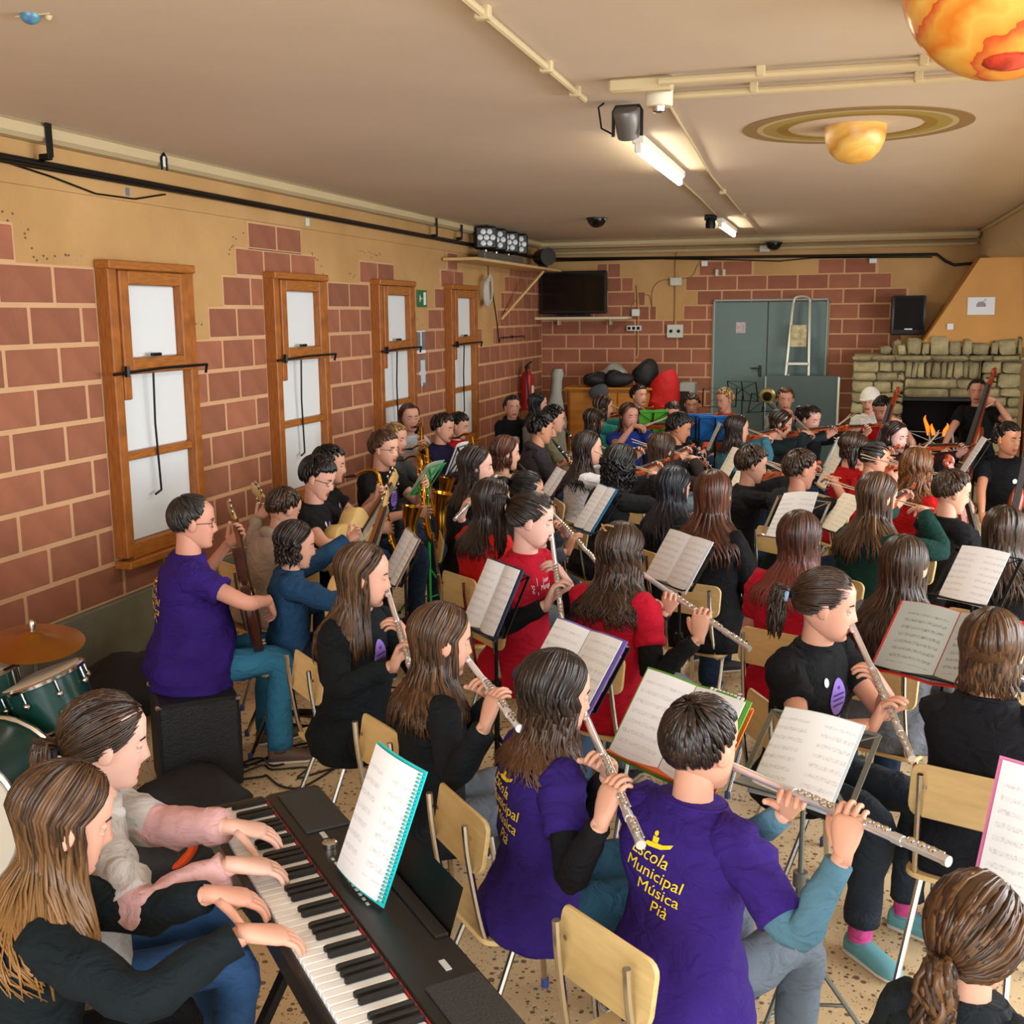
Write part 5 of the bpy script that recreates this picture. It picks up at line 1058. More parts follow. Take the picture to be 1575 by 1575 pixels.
    for ii in range(len(tt)):
        f_ = np.interp(tt[ii], [-.15, .05, .5, .9, 1], [1.3, 1.4, .8, .3, 0])
        for jj in range(sides):
            p = r[ii, jj]; q = noise.noise(Vector((p[0] * 7 + i * 3.1, p[1] * 7, p[2] * 11))) + .5 * noise.noise(Vector((p[0] * 16, p[1] * 16 + i, p[2] * 22))); q += .9 * (abs(noise.noise(Vector((p[0] * 9 + p[2] * 4 + i, p[1] * 9 - p[2] * 3, p[2] * 7)))) ** .7 - .35); r[ii, jj] += (cs[jj] * u_ax + sn[jj] * b_ax) * q * amp * f_
    mb.rings(r[:-1], True); tv, tf = mb.v[0].copy(), list(mb.f)
    sleeves = MB() if opt.get('under') else None
    for path, Sh, E, W_, sg in arms:
        k = len(path); full = np.linspace(0, 1, k)
        def slv(m_, end, extra, start=0):
            fs = np.linspace(start, end, 14); pp = np.stack([np.interp(fs, full, path[:, q]) for q in range(3)], 1)
            rr = np.interp(fs, [0, .2, .4, .6, .72, 1], [.052, .057, .050, .043, .041, .030]) * s + extra * s
            rr = rr * np.array([1 + .05 * math.sin(q * 2.3 + i + sg) for q in range(14)]); sd_ = 16 if near else 12; m_.tube(pp, rr, sd_, cap=True)
            if near:
                v_ = m_.v[-1].reshape(14, sd_, 3); d_ = v_ - pp[:, None]; 
                for a_ in range(1, 14):
                    for b_ in range(sd_): q_ = v_[a_, b_]; v_[a_, b_] += d_[a_, b_] * (.22 * noise.noise(Vector((q_[0] * 24 + i, q_[1] * 24, q_[2] * 24))) + .10 * noise.noise(Vector((q_[0] * 60, q_[1] * 60 + i, q_[2] * 60))))
        if sl == 'short': slv(mb, opt.get('slen', .42), .017)
        elif sl == 'three': slv(mb, .74, .008)
        elif sl == 'elbow': slv(mb, .56, .018)
        else: slv(mb, .965, opt.get('bulk', .008))
        if sleeves is not None: slv(sleeves, .965, opt.get('ubulk', .003), opt.get('ustart', .2))
    name = opt.get('name', 't_shirt' if sl == 'short' else 'sweater')
    shirt = mb.build(name, cloth(col), t, ang=0); bvh = None
    if sleeves is not None: sleeves.build('undershirt_sleeves', cloth(opt['under']), t, ang=0)
    if opt.get('hood'):
        hb = MB(); p = [N + V(.085 * math.sin(a_), -.075 * math.cos(a_) - .005, -.015 + .03 * math.cos(a_)) * s for a_ in np.linspace(-2.5, 2.5, 15)]; hb.tube(p, np.interp(np.linspace(0, 1, 15), [0, .5, 1], [.018, .042, .018]) * s, 10); hb.build('hood', cloth(opt['hood'] if isinstance(opt['hood'], str) else col), shirt)
    else:
        cb = MB(); cb.tube([C[-3] + (u_ax * math.cos(a_) * (Wv[-3] + .006) + b_ax * math.sin(a_) * (Dv[-3] + .006)) for a_ in np.linspace(0, 2 * math.pi, 25)], .006, 6); cb.build('collar', cloth(col), shirt)
    pr = opt.get('print')
    if pr:
        bvh = BVHTree.FromPolygons([Vector(v) for v in tv], tf); M_y = mat('print_yellow', '#f0cf20', .6); M_p = mat('print_purple', '#8f6fd0', .6); M_w = mat('print_white', '#e8e6ee', .6); M_d = mat('print_dark', '#3d2a6e', .6)
        def lines(rows, x0, y0, size, mt, out, rotd=0):
            for k, (s_, dx) in enumerate(rows):
                p2, fc = text_mesh(s_); p2 = p2 * size + V(dx, y0 - k * size * .92); c_, n_ = math.cos(R(rotd)), math.sin(R(rotd)); p2 = p2 @ np.array([[c_, n_], [-n_, c_]]); out.append((p2 + V(x0, 0), fc, mt))
        if pr == 'back':
            it = []; lines([('Escola', -.02), ('Municipal', -.005), ('Música', .012), ('Pià', .02)], 0, .05, .052 * s, M_y, it, -6)
            p2, fc = grid_poly(lambda a_: (.006 * math.cos(a_), .006 * math.sin(a_)), 1, 8); it.append((np.array(p2) + V(-.005, .115), fc, M_y)); it.append((V((-.035, .085), (-.027, .092), (.02, .096), (.045, .104), (.04, .094), (.016, .085), (-.02, .082)), [(0, 1, 2, 3, 4, 5, 6)], M_y)); it.append((V((-.012, .095), (.004, .095), (.006, .108), (-.012, .108)), [(0, 1, 2, 3)], M_y))
            decal(shirt, bvh, it, Pv + sd * .30 * s, V(1, 0, 0), sd, -bk)
        elif pr == 'chest':
            it = []; p2, fc = grid_poly(lambda a_: (.040 * math.cos(a_) * (1 - .18 * math.sin(a_)), .068 * math.sin(a_))); it.append((np.array(p2) * s, fc, M_p)); p3, f3 = grid_poly(lambda a_: (.009 * math.cos(a_), .010 * math.sin(a_)), 1, 10); it.append(((np.array(p3) + V(0, .036)) * s, f3, M_d)); it2 = [(V((-.028, q), (.026, q + .006), (.026, q + .012), (-.028, q + .006)) * s, [(0, 1, 2, 3)], M_d) for q in (.004, -.014, -.034)]
            p4, f4 = grid_poly(lambda a_: (.011 * math.cos(a_), .017 * math.sin(a_)), 1, 10); it.append(((np.array(p4) + V(-.06, .06)) * s, f4, M_w))
            decal(shirt, bvh, it, Pv + sd * .345 * s, V(-1, 0, 0), sd, bk); decal(shirt, bvh, it2, Pv + sd * .345 * s, V(-1, 0, 0), sd, bk, .007)
            it3 = [(V((-.02, -.088), (.022, -.082), (.022, -.074), (-.02, -.08)) * s, [(0, 1, 2, 3)], M_p)]; decal(shirt, bvh, it3, Pv + sd * .345 * s, V(-1, 0, 0), sd, bk)
        elif pr == 'red':
            it = []; lines([('Joan', 0), ('Maragall', .0)], .03, .02, .030 * s, M_w, it); it2 = []; lines([('INS', 0)], -.06, .0, .026 * s, M_w, it2, 90); it += it2; it.append((V((-.035, -.03), (-.032, -.03), (-.032, .045), (-.035, .045)), [(0, 1, 2, 3)], M_w)); decal(shirt, bvh, it, Pv + sd * .38 * s + V(.02, 0, 0), V(-1, 0, 0), sd, bk)
        elif pr == 'white':
            p2, fc = grid_poly(lambda a_: (.05 * np.sign(math.cos(a_)) * abs(math.cos(a_)) ** .4, .05 * np.sign(math.sin(a_)) * abs(math.sin(a_)) ** .4)); decal(shirt, bvh, [(np.array(p2), fc, M_w)], Pv + sd * .27 * s, V(1, 0, 0), sd, bk)
        elif pr == 'yellowchest':
            p2, fc = grid_poly(lambda a_: (.018 * math.cos(a_), .035 * math.sin(a_))); decal(shirt, bvh, [(np.array(p2), fc, M_y)], Pv + sd * .22 * s + V(.03, 0, 0), V(1, 0, 0), sd, bk)
        elif pr == 'spot':
            p2, fc = grid_poly(lambda a_: (.016 * math.cos(a_), .018 * math.sin(a_))); decal(shirt, bvh, [(np.array(p2), fc, M_w)], Pv + sd * .34 * s + V(-.06, 0, 0), V(1, 0, 0), sd, bk)
    if hair[0]: hair_build(t, hair, H, Rh, hs, N, torso, near, i)
    L_ = lambda x, y, z: Rh @ (V(x, y, z) * hs) + H
    if glasses:
        gb = MB()
        for sg in (-1, 1): gb.tube([L_(sg * .032 + .021 * math.cos(a_), .086 - .010 * abs(math.cos(a_)), .002 + .016 * math.sin(a_)) for a_ in np.linspace(0, 6.283, 15)], .0016, 5); gb.tube([L_(sg * .053, .078, .006), L_(sg * .076, .03, .006), L_(sg * .079, -.01, .0)], .0016, 5)
        gb.tube([L_(-.011, .092, .004), L_(.011, .092, .004)], .0016, 5); gb.build('glasses', mat('glasses_frame', '#2a2a30', .3), t)
    if cap:
        cb = MB(); cb.sph(L_(0, -.012, .03), V(.099, .122, .114) * hs, 20, 8, 0, Rh, 0, .5); cb.sph(L_(0, .12, .04), V(.062, .06, .006) * hs, 16, 6, 0, Rh); cb.build('cap', mat('cap_white', '#e6e2d6', .7), t)
    # --- instrument
    if g and inst is not False:
        kind = g[0]; lb = inst
        if kind == 'flute': o = make_flute(lb, 'white plastic' in lb)
        elif kind == 'clarinet': o = make_clarinet(lb, mat('recorder_wood', '#d8b07a', .5) if role == 'recorder' else None)
        elif kind == 'sax': o = make_sax(lb)
        elif kind == 'violin': o = make_fiddle(lb, g[2], 'violin', 'violin', M_violin)
        elif kind == 'cello':
            o = make_fiddle(lb, g[2], 'cello', 'cello', M_cellow, .17); MB().tube([(0, 0, 0), (0, -.17, 0)], .006, 6).build('endpin', M_chrome, o)
        elif kind == 'guitar': o = make_guitar(lb, mat('guitar_top', '#d9b878', .35))
        elif kind == 'ukulele': o = make_guitar(lb, mat('guitar_top', '#d9b878', .35), 'ukulele')
        elif kind == 'bass': o = make_guitar(lb, mat('bass_sunburst', '#3a1712', .2), 'bass_guitar', .46, .045, True)
        elif kind == 'brass':
            o = thing('trombone', lb, 'trombone'); mm = mat('pale_brass', '#d8cfae', .25, metal=1); MB().tube(cr([(0, 0, 0), (0, .3, -.03), (.05, .5, -.05), (.1, .45, -.05), (.1, .0, 0), (.12, -.15, .03), (.17, -.18, .04), (.2, -.1, .06), (.2, .1, .12)], 4), [.006] * 28 + list(np.linspace(.008, .05, 5)), 10, cap=False).build('tubing', mm, o); MB().lathe([(.05, 0), (.08, .05)], (.2, .1, .12), (0, 1, .3), 20, cap=False).build('bell', mm, o)
        o.matrix_world = PM @ g[1]
        if kind == 'ukulele': o.matrix_world = PM @ g[1] @ Matrix.Scale(.7, 4)
        if kind in ('violin', 'cello'):
            T = np.array(g[1]); Lx = g[2]; cp = T[:3, 3] + T[:3, 1] * Lx * .62 + T[:3, 2] * Lx * (.14 if kind == 'violin' else .3); wr = arms[1][3] + nrm(Hd[1]) * .09 * s; d = nrm(cp - wr); bo = make_bow('bow held by ' + label.replace('person', 'the person'), .62 * s if kind == 'violin' else .6); z = nrm(T[:3, 2] - d * np.dot(T[:3, 2], d)); x = np.cross(d, z); bo.matrix_world = PM @ frame(wr - d * .05, x, d, z); bo['label'] = lb.replace('violin', 'violin bow').replace('cello', 'cello bow')[:90]
    return dict(t=t, root=root, s=s, H=H, yaw=yaw)
# ================================================================ who sits where (head centre in metres, facing angle)
HP = {1: (2.46, 1.715, 1.02, -0.788, -0.788),
 2: (2.295, 2.074, 1.03, -0.821, -0.821),
 3: (1.209, 4.166, 1.12, -0.858, -0.858),
 4: (1.075, 5.235, 0.99, -0.552, -0.552),
 5: (1.508, 4.529, 0.96, -0.999, -0.999),
 6: (1.111, 5.584, 1.11, -1.421, -1.421),
 7: (0.867, 6.242, 1.09, -1.204, -1.204),
 8: (0.999, 6.802, 1.13, -1.725, -1.725),
 9: (0.663, 7.795, 1.08, -1.699, -1.699),
 10: (0.33, 8.933, 1.13, -2.236, -2.236),
 11: (0.737, 8.666, 1.08, -1.708, -1.708),
 12: (0.643, 9.33, 1.03, -1.618, -1.618),
 13: (1.881, 6.082, 1.13, -1.162, -1.162),
 14: (2.251, 5.208, 1.08, -0.653, -0.653),
 15: (1.744, 7.129, 1.08, -1.102, -1.102),
 16: (2.649, 4.515, 1.13, -1.789, -0.777),
 17: (2.257, 5.85, 1.03, -1.122, -1.122),
 18: (0.6, 11.164, 1.05, -2.679, -2.679),
 19: (0.878, 11.182, 1.08, -1.306, -1.306),
 20: (1.534, 9.271, 1.11, -1.146, -1.146),
 21: (1.618, 8.54, 1.1, -1.048, -1.048),
 22: (1.588, 11.102, 1.07, -1.279, -1.279),
 23: (1.735, 9.989, 1.03, -1.183, -1.183),
 24: (2.251, 7.421, 1.09, -1.091, -1.091),
 25: (2.61, 6.718, 1.08, -0.858, -0.858),
 26: (2.074, 9.921, 1.09, -2.437, -2.437),
 27: (1.729, 12.391, 1.1, -2.271, -2.271),
 28: (2.328, 12.343, 1.01, -3.017, -3.017),
 29: (2.284, 11.164, 1.01, -2.999, -2.999),
 30: (2.649, 9.063, 1.08, -1.522, -1.522),
 31: (2.746, 7.539, 1.08, -0.722, -0.722),
 32: (2.728, 11.882, 1.1, -3.831, -3.831),
 33: (3.108, 9.152, 1.07, -1.137, -1.137),
 34: (3.353, 11.952, 1.11, -3.012, -3.012),
 35: (3.422, 9.767, 1.06, -1.612, -1.612),
 36: (3.658, 10.244, 1.06, -2.248, -2.248),
 37: (3.383, 7.124, 1.05, -1.238, -1.238),
 38: (3.694, 6.803, 1.07, -0.669, -0.669),
 39: (3.048, 6.009, 1.06, -0.819, -0.819),
 40: (3.33, 5.36, 1.13, -0.331, -0.331),
 41: (3.102, 4.185, 1.08, -0.37, -0.37),
 42: (3.766, 4.615, 1.08, -0.406, -0.406),
 43: (4.098, 5.611, 1.11, -0.821, -0.821),
 44: (4.156, 4.287, 1.06, -0.406, -0.406),
 45: (4.349, 6.818, 1.1, -0.678, -0.678),
 46: (4.008, 8.067, 1.06, -1.063, -1.063),
 47: (4.141, 7.787, 1.03, -1.255, -1.255),
 48: (4.328, 9.001, 1.05, -2.232, -2.232),
 49: (4.282, 10.814, 1.11, -3.53, -3.53),
 50: (4.197, 11.922, 1.11, -3.52, -3.52),
 51: (5.285, 12.594, 1.17, -3.519, -3.519),
 52: (5.091, 8.749, 1.08, -3.141, -3.141),
 53: (4.498, 6.258, 1.05, -0.969, -0.969),
 54: (4.611, 5.125, 1.05, -0.486, -0.486),
 55: (4.349, 3.324, 1.04, -0.336, -0.336),
 56: (3.888, 3.612, 1.07, -2.192, -1.04),
 57: (3.225, 2.66, 1.03, -0.904, -0.799),
 58: (3.628, 2.444, 1.02, -0.583, -0.652),
 59: (2.761, 3.072, 1.02, -0.904, -0.66),
 60: (2.262, 3.615, 1.07, -1.81, -0.728),
 61: (4.17, 1.953, 0.91, -0.376, -0.376)}
ST = {'S1': (2.987, 2.053, 0.93, -0.672, 0.395, 0.201, 0.281),
 'S4': (2.617, 4.036, 0.9, -0.748, 0.462, 0.276, 0.285),
 'S5': (2.581, 6.118, 0.9, -0.902, 0.596, 0.243, 0.292),
 'S6': (3.228, 4.895, 0.9, -0.854, 0.57, 0.349, 0.249),
 'S7': (3.118, 3.294, 0.9, -0.669, 0.643, 0.353, 0.252),
 'S8': (3.516, 2.827, 0.9, -0.626, 0.628, 0.378, 0.261),
 'S9': (3.854, 2.846, 0.85, -0.413, 0.866, 0.218, 0.26),
 'S10': (4.274, 3.811, 0.9, -0.469, 0.86, 0.422, 0.29),
 'S11': (4.472, 4.901, 0.9, -0.636, 0.688, 0.217, 0.269),
 'S2': (1.306, 6.751, 0.95, -1.587, 0.6, 0.3, 0.24),
 'S3': (1.849, 4.981, 0.82, -1.007, 0.5, 0.34, 0.26),
 'S22': (1.186, 7.717, 0.95, -1.616, 0.4, 0.24, 0.26),
 'S16': (1.935, 7.716, 0.8, -1.06, 0.6, 0.3, 0.22),
 'S17': (2.575, 10.733, 0.92, -3.02, 0.3, 0.34, 0.26),
 'S17b': (2.777, 10.586, 0.92, -3.038, 0.3, 0.3, 0.26),
 'S17c': (2.123, 10.866, 0.93, -2.631, 0.3, 0.3, 0.28),
 'S18': (2.801, 10.269, 0.88, -1.378, 0.4, 0.22, 0.28),
 'S19': (3.875, 9.182, 0.9, -1.745, 0.4, 0.3, 0.26),
 'S14': (3.868, 8.19, 0.92, -1.359, 0.45, 0.3, 0.36),
 'S13': (3.929, 6.597, 0.85, -1.086, 0.7, 0.24, 0.26),
 'S12': (3.694, 5.829, 0.95, -0.488, 0.7, 0.22, 0.28),
 'S15': (3.141, 8.103, 0.9, -1.094, 0.5, 0.2, 0.3),
 'S15b': (3.278, 7.254, 0.88, -0.962, 0.5, 0.18, 0.22),
 'S20': (4.868, 8.783, 0.95, -1.509, 0.5, 0.2, 0.3),
 'S21': (4.7, 10.518, 0.85, -3.482, 0.5, 0.42, 0.26),
 'S23': (4.423, 2.47, 0.85, -0.536, 0.35, 0.38, 0.3)}
FD = {58: (0.73, -0.682, 0.044), 57: (0.393, -0.917, -0.075), 59: (0.509, -0.86, 0.022), 60: (0.489, -0.844, -0.22), 16: (0.293, -0.902, -0.318), 41: (0.776, -0.548, -0.312), 56: (0.25, -0.917, -0.312), 13: (-0.046, -0.976, -0.215), 17: (0.627, -0.699, -0.345)}
DB = ('#140d0a', '#33231a'); BR_ = ('#1d120b', '#4a311f'); LB = ('#2a1a10', '#674629'); BK = ('#070606', '#181515'); AU = ('#2c150c', '#66361e'); BL = ('#6a4e2e', '#b8935c'); GI = ('#4a2810', '#8c5a2a')
def hr(style, c, L=0, **k): return (style, c[0], c[1], L, k)
PUR = '#321b6e'; RED = '#b3122b'; RD2 = '#a81216'; BLK = '#131417'; DKT = '#10191d'; JEAN = '#3d5c7d'; DJ = '#22344c'; GREY = '#5f6a75'
PP = {
 1: dict(role='keys', hair=hr('long', LB, .31, tip='#9a6f3c', ph0=72), top=(DKT, 'long'), bottom='#111113', who='dark teal sweater with long brown hair', act='playing the piano nearest the corner', head=(0, 18, 0), lean=14, tone='#e3ac90', near=2, wrist=[((2.72, 1.81, .85), (.75, .5, -.25)), ((2.86, 1.70, .85), (.7, .55, -.25))]),
 2: dict(role='keys', hair=hr('pony', BR_, .22, tie=-.75, front=46), top=('#b9b6b2', 'elbow', dict(under='#cfa3a3', ubulk=.014, ustart=.46, hood='#c9c8c4', name='hoodie')), bottom='#2f4f78', who='grey and pink hoodie', act='playing the piano', head=(-4, 12, 0), lean=10, tone='#eec3ac', near=2, wrist=[((2.60, 2.09, .85), (.75, .35, -.2)), ((2.70, 1.93, .85), (.7, .5, -.2))]),
 3: dict(role='bass', hair=hr('short', ('#1a1716', '#3a3530'), front=34, jit=.01), top=(PUR, 'short', dict(print='back')), bottom='#2f6a86', shoes='#5a4334', who='purple T-shirt and glasses on an amplifier', act='playing bass guitar', glasses=True, belly=1.0, tone='#e0a488', wide=1.1, near=2, seat=.41, lean=4, head=(-8, 6, 0), inst='dark red bass guitar held by person in purple', fd=V(-.86, .05, .45)),
 4: dict(role='guitar', hair=hr('short', BR_), top=('#a8998a', 'long', dict(name='hoodie', hood=True, bulk=.016)), bottom=DJ, who='beige hoodie by the first window', act='bent over, seen from behind', lean=20, head=(0, 25, 0), near=1, inst='pale guitar half hidden behind person in beige hoodie'),
 5: dict(role='guitar', hair=hr('long', DB, .12, wave=.012, ph0=80), top=('#24486b', 'long', dict(name='jacket', bulk=.022)), bottom='#16202c', who='shiny blue padded jacket', act='playing a small guitar', head=(0, 12, 0), near=1, inst='cream classical guitar held by person in blue padded jacket', fd=V(-.75, .35, .55)),
 6: dict(role='guitar', hair=hr('short', BK, puff=.05, front=62), top=(BLK, 'short', dict(print='chest')), bottom='#20242c', who='black T-shirt and glasses behind blue jacket', act='playing guitar', glasses=True, head=(-5, 22, 0), near=1, tone='#e6b297', inst='black guitar held by glasses wearer in black T-shirt'),
 7: dict(role='sax', hair=hr('short', BK, puff=.05, front=60), top=(BLK, 'short', dict(print='chest')), bottom=DJ, who='black T-shirt with purple print near second window', act='playing saxophone', head=(0, 8, 0), near=1, inst='brass saxophone nearest the second window'),
 8: dict(role='sax', hair=hr('short', LB, front=58, puff=.03), top=(BLK, 'short', dict(print='chest')), bottom=DJ, who='black T-shirt and clear glasses beside green stand', act='playing saxophone', glasses=True, head=(0, 6, 0), near=1, inst='brass saxophone held beside the green music stand'),
 9: dict(role='sax', hair=hr('short', BL, front=56), top=('#4a4e54', 'long'), bottom=JEAN, who='plain grey sweater behind saxophone player', act='sitting mostly hidden', inst='brass saxophone held by person in plain grey'),
 10: dict(role='sax', hair=hr('long', AU, .22, ph0=75), top=('#cdd3da', 'long', dict(name='sweatshirt')), bottom=JEAN, who='white sweatshirt by the third window', act='holding a saxophone and looking to camera', head=(-8, 2, 0), inst='brass saxophone held by person in white sweatshirt'),
 11: dict(role='sax', hair=hr('short', DB, front=58), top=('#1b1838', 'long', dict(print='yellowchest')), bottom=DJ, who='navy sweater with yellow print', act='playing saxophone', head=(0, 12, 0), inst='brass saxophone held by person in navy sweater'),
 12: dict(role='lap', hair=hr('short', BK, front=60), top=(RD2, 'long'), bottom=DJ, who='red sweater by the fourth window', act='looking down', head=(0, 15, 0)),
 13: dict(role='flute', hair=hr('long', DB, .26, ph0=82), top=(BLK, 'long'), bottom='#101114', who='all black beside green stand', act='playing flute in profile', near=1, head=(0, 6, 0), tone='#e8b8a0', inst='silver flute held by person in all black'),
 14: dict(role='lap', hair=hr('long', DB, .30, ph0=80), top=('#bf1b1b', 'short'), bottom=GREY, who='bright red top with long dark hair', act='seen from behind', near=1),
 15: dict(role='clarinet', hair=hr('long', AU, .14, ph0=72), top=('#a08a6c', 'long'), bottom=DJ, who='tan sweater with auburn hair', act='playing clarinet', head=(0, 6, 0), near=1, tone='#e8b79c', inst='black clarinet held by person in tan sweater'),
 16: dict(role='flute', hair=hr('pony', DB, .26, tie=.30, tiecol='#20242c', swing=-.3), top=(RED, 'short', dict(print='red', under='#15151a')), bottom='#55708c', who='red T-shirt with white lettering and ponytail', act='playing flute', near=2, head=(24, 12, 0), tone='#ecc0ab', inst='silver flute held by person with ponytail', fd=V(.72, .35, -.62)),
 17: dict(role='flute', hair=hr('pony', BK, .1, tie=.3), top=('#4b5260', 'long', dict(name='striped_shirt')), bottom=JEAN, who='striped shirt hidden behind ponytail', act='playing flute', near=1, head=(0, 5, 0), inst='silver flute held by person in striped shirt'),
 18: dict(role='fold', hair=hr('short', BK, front=50), top=('#15161a', 'long', dict(name='hoodie', hood=True, print='white')), bottom='#15161a', who='black hoodie with white print at the wall', act='facing the camera', head=(8, 4, 0), tone='#dba585'),
 19: dict(role='lap', hair=hr('long', BK, .26, ph0=74), top=('#9b9a98', 'long'), bottom=DJ, who='pale grey top with black hair at the corner', act='in profile', head=(0, 6, 0)),
 20: dict(role='clarinet', hair=hr('short', BK, front=58), top=('#6f6c50', 'long'), bottom=DJ, who='olive shirt near the instrument case', act='playing clarinet', head=(0, 8, 0), inst='black clarinet held by person in olive shirt'),
 21: dict(role='clarinet', hair=hr('short', BK, front=60, puff=.04), top=('#38343a', 'long', dict(name='hoodie', hood=True, bulk=.014)), bottom=DJ, who='dark grey hoodie in front of olive shirt', act='in profile', head=(0, 10, 0), tone='#d8a17e', inst='black clarinet held by person in dark grey hoodie'),
 22: dict(role='violin', hair=hr('long', BR_, .18), top=('#2e8a80', 'long'), bottom=DJ, who='teal sleeve at the back of violins', act='playing violin', head=(0, 8, 0), inst='violin held by person with teal sleeve'),
 23: dict(role='lap', hair=hr('long', BR_, .22), top=('#4a4a44', 'long'), bottom=DJ, who='dark khaki top before teal sleeve', act='looking down', head=(0, 15, 0)),
 24: dict(role='violin', hair=hr('long', DB, .30, ph0=84, wave=.008), top=('#d6d8e2', 'long', dict(name='blouse')), bottom=JEAN, who='white blouse with long dark hair', act='playing violin in profile', near=1, head=(0, 4, 0), tone='#e4b094', inst='violin held by person in white blouse'),
 25: dict(role='violin', hair=hr('curly', BK, .20, vol=1.08, wave=.012), top=('#17181b', 'long'), bottom='#5d604e', who='black top with big curly black hair', act='playing violin, bent forward', near=1, lean=16, head=(0, 18, 0), inst='orange violin held by person with curly black hair'),
 26: dict(role='violin', hair=hr('long', AU, .22, ph0=66), top=('#2744a0', 'short'), bottom=DJ, who='blue T-shirt holding a raised bow', act='facing the camera', head=(0, 6, 0), tone='#d79f86', inst='violin held by person in blue T-shirt'),
 27: dict(role='lap', hair=hr('short', DB, front=56), top=('#23252b', 'long'), bottom=DJ, who='dark top before the pine cabinet', act='looking to the right', head=(0, 3, 0), tone='#dca789'),
 28: dict(role='lap', hair=hr('short', BR_, front=56), top=('#2b2d33', 'long'), bottom=DJ, who='dark shirt peeking over blue folder', act='looking down', head=(0, 12, 0)),
 29: dict(role='lap', hair=hr('short', BR_, front=58), top=('#3b3d44', 'long'), bottom=DJ, who='charcoal shirt mostly hidden behind black cap hair', act='hidden', head=(0, 15, 0)),
 30: dict(role='clarinet', hair=hr('short', BK, front=62, puff=.05), top=('#15161a', 'long', dict(name='jacket')), bottom='#7f97ab', who='black jacket and pale jeans in the middle', act='in profile looking down', head=(0, 18, 0), tone='#c88c68', near=1, inst='black clarinet held by person in pale jeans'),
 31: dict(role='violin', hair=hr('long', BR_, .26), top=('#2a2326', 'long'), bottom=DJ, who='dark plum top with long brown hair', act='seen from behind', near=1, inst='violin held by person in dark plum top'),
 32: dict(role='lap', hair=hr('short', BL, front=52), top=('#c04a28', 'long'), bottom=DJ, who='orange top with short blond hair', act='looking to the left', head=(0, 14, 0), tone='#dda386'),
 33: dict(role='violin', hair=hr('long', DB, .22, ph0=80), top=('#3f7489', 'long'), bottom=DJ, who='denim blue shirt with dark hair', act='playing violin', head=(0, 6, 0), near=1, inst='orange violin held by person in denim blue shirt'),
 34: dict(role='brass', hair=hr('short', LB, front=52), top=('#6d6f66', 'long'), bottom=DJ, who='grey green shirt smiling at the back', act='holding a brass instrument', tone='#dba284', inst='pale brass trombone held at the back near the door'),
 35: dict(role='violin', hair=hr('long', BR_, .10, ph0=70), top=('#243036', 'long'), bottom=DJ, who='dark slate top left of two violinists', act='playing violin, looking down', head=(0, 18, 0), tone='#dfab90', inst='orange violin held by person in dark slate top'),
 36: dict(role='violin', hair=hr('pony', DB, .12, tie=.2), top=('#141519', 'long'), bottom=DJ, who='black top with hair tied back', act='playing violin, facing right', head=(0, 14, 0), tone='#e3b09a', inst='reddish violin held by person with tied back hair'),
 37: dict(role='violin', hair=hr('short', BR_, front=58, puff=.06), top=('#17171a', 'long'), bottom=DJ, who='black top in the middle with bushy brown hair', act='playing violin', near=1, head=(0, 14, 0), inst='brown violin held by person with bushy brown hair'),
 38: dict(role='violin', hair=hr('short', BR_, puff=.05), top=('#1d2023', 'short'), bottom=DJ, who='black T-shirt before a white sheet', act='playing violin, seen from behind', near=1, head=(-25, 12, 0), tone='#d49a7e', inst='small violin held before a white sheet'),
 39: dict(role='lap', hair=hr('long', ('#07080b', '#1a2230'), .34, ph0=76), top=('#16181d', 'long'), bottom=DJ, who='black top with shiny black hair', act='seen from behind', near=1),
 40: dict(role='lap', hair=hr('long', AU, .36), top=('#121316', 'long'), bottom=DJ, who='black top with very long auburn hair', act='seen from behind', near=1),
 41: dict(role='flute', hair=hr('long', BR_, .30, wave=.012, clip='#d8b48a'), top=(RED, 'short', dict(under='#121316')), bottom='#8ca0b3', who='red T-shirt with gold hair clip', act='playing flute, seen from behind', near=2, head=(-10, 10, 0), inst='violet silver flute held by person with hair clip', fd=V(.95, .1, -.30)),
 42: dict(role='lap', hair=hr('long', ('#241510', '#5e3526'), .30, tip='#8c4238'), top=(RED, 'short'), bottom=DJ, who='red T-shirt with reddish hair tips', act='seen from behind', near=2),
 43: dict(role='violin', hair=hr('long', LB, .34), top=('#123832', 'long'), bottom='#2c4058', who='dark green sweater', act='playing violin, seen from behind', near=1, head=(-10, 12, 0), inst='brown violin held by person in dark green sweater'),
 44: dict(role='lap', hair=hr('long', BR_, .36), top=('#6b7078', 'long'), bottom=DJ, who='grey top with long brown hair by red folder', act='seen from behind', near=2, head=(0, 12, 0)),
 45: dict(role='violin', hair=hr('long', GI, .24, wave=.012), top=('#b51518', 'short'), bottom=DJ, who='red T-shirt with ginger hair', act='seen from behind', near=1, inst='violin held by person with ginger hair'),
 46: dict(role='violin', hair=hr('long', BR_, .10), top=('#ad1216', 'short'), bottom='#17181b', who='red T-shirt farthest left of the red group', act='playing violin, seen from behind', head=(0, 8, 0), inst='violin held by leftmost of the red group'),
 47: dict(role='violin', hair=hr('pony', DB, .14, tie=.2), top=('#b81a1c', 'short'), bottom='#17181b', who='red T-shirt with dark tied hair', act='playing violin', head=(0, 10, 0), inst='violin held by person in red with tied hair'),
 48: dict(role='violin', hair=hr('long', ('#1d1010', '#3d2420'), .16, ph0=76), top=('#3a1c20', 'long'), bottom=DJ, who='maroon top with pale face among red shirts', act='playing violin, facing right', head=(0, 8, 0), tone='#ecc3b4', inst='violin held by person in maroon top'),
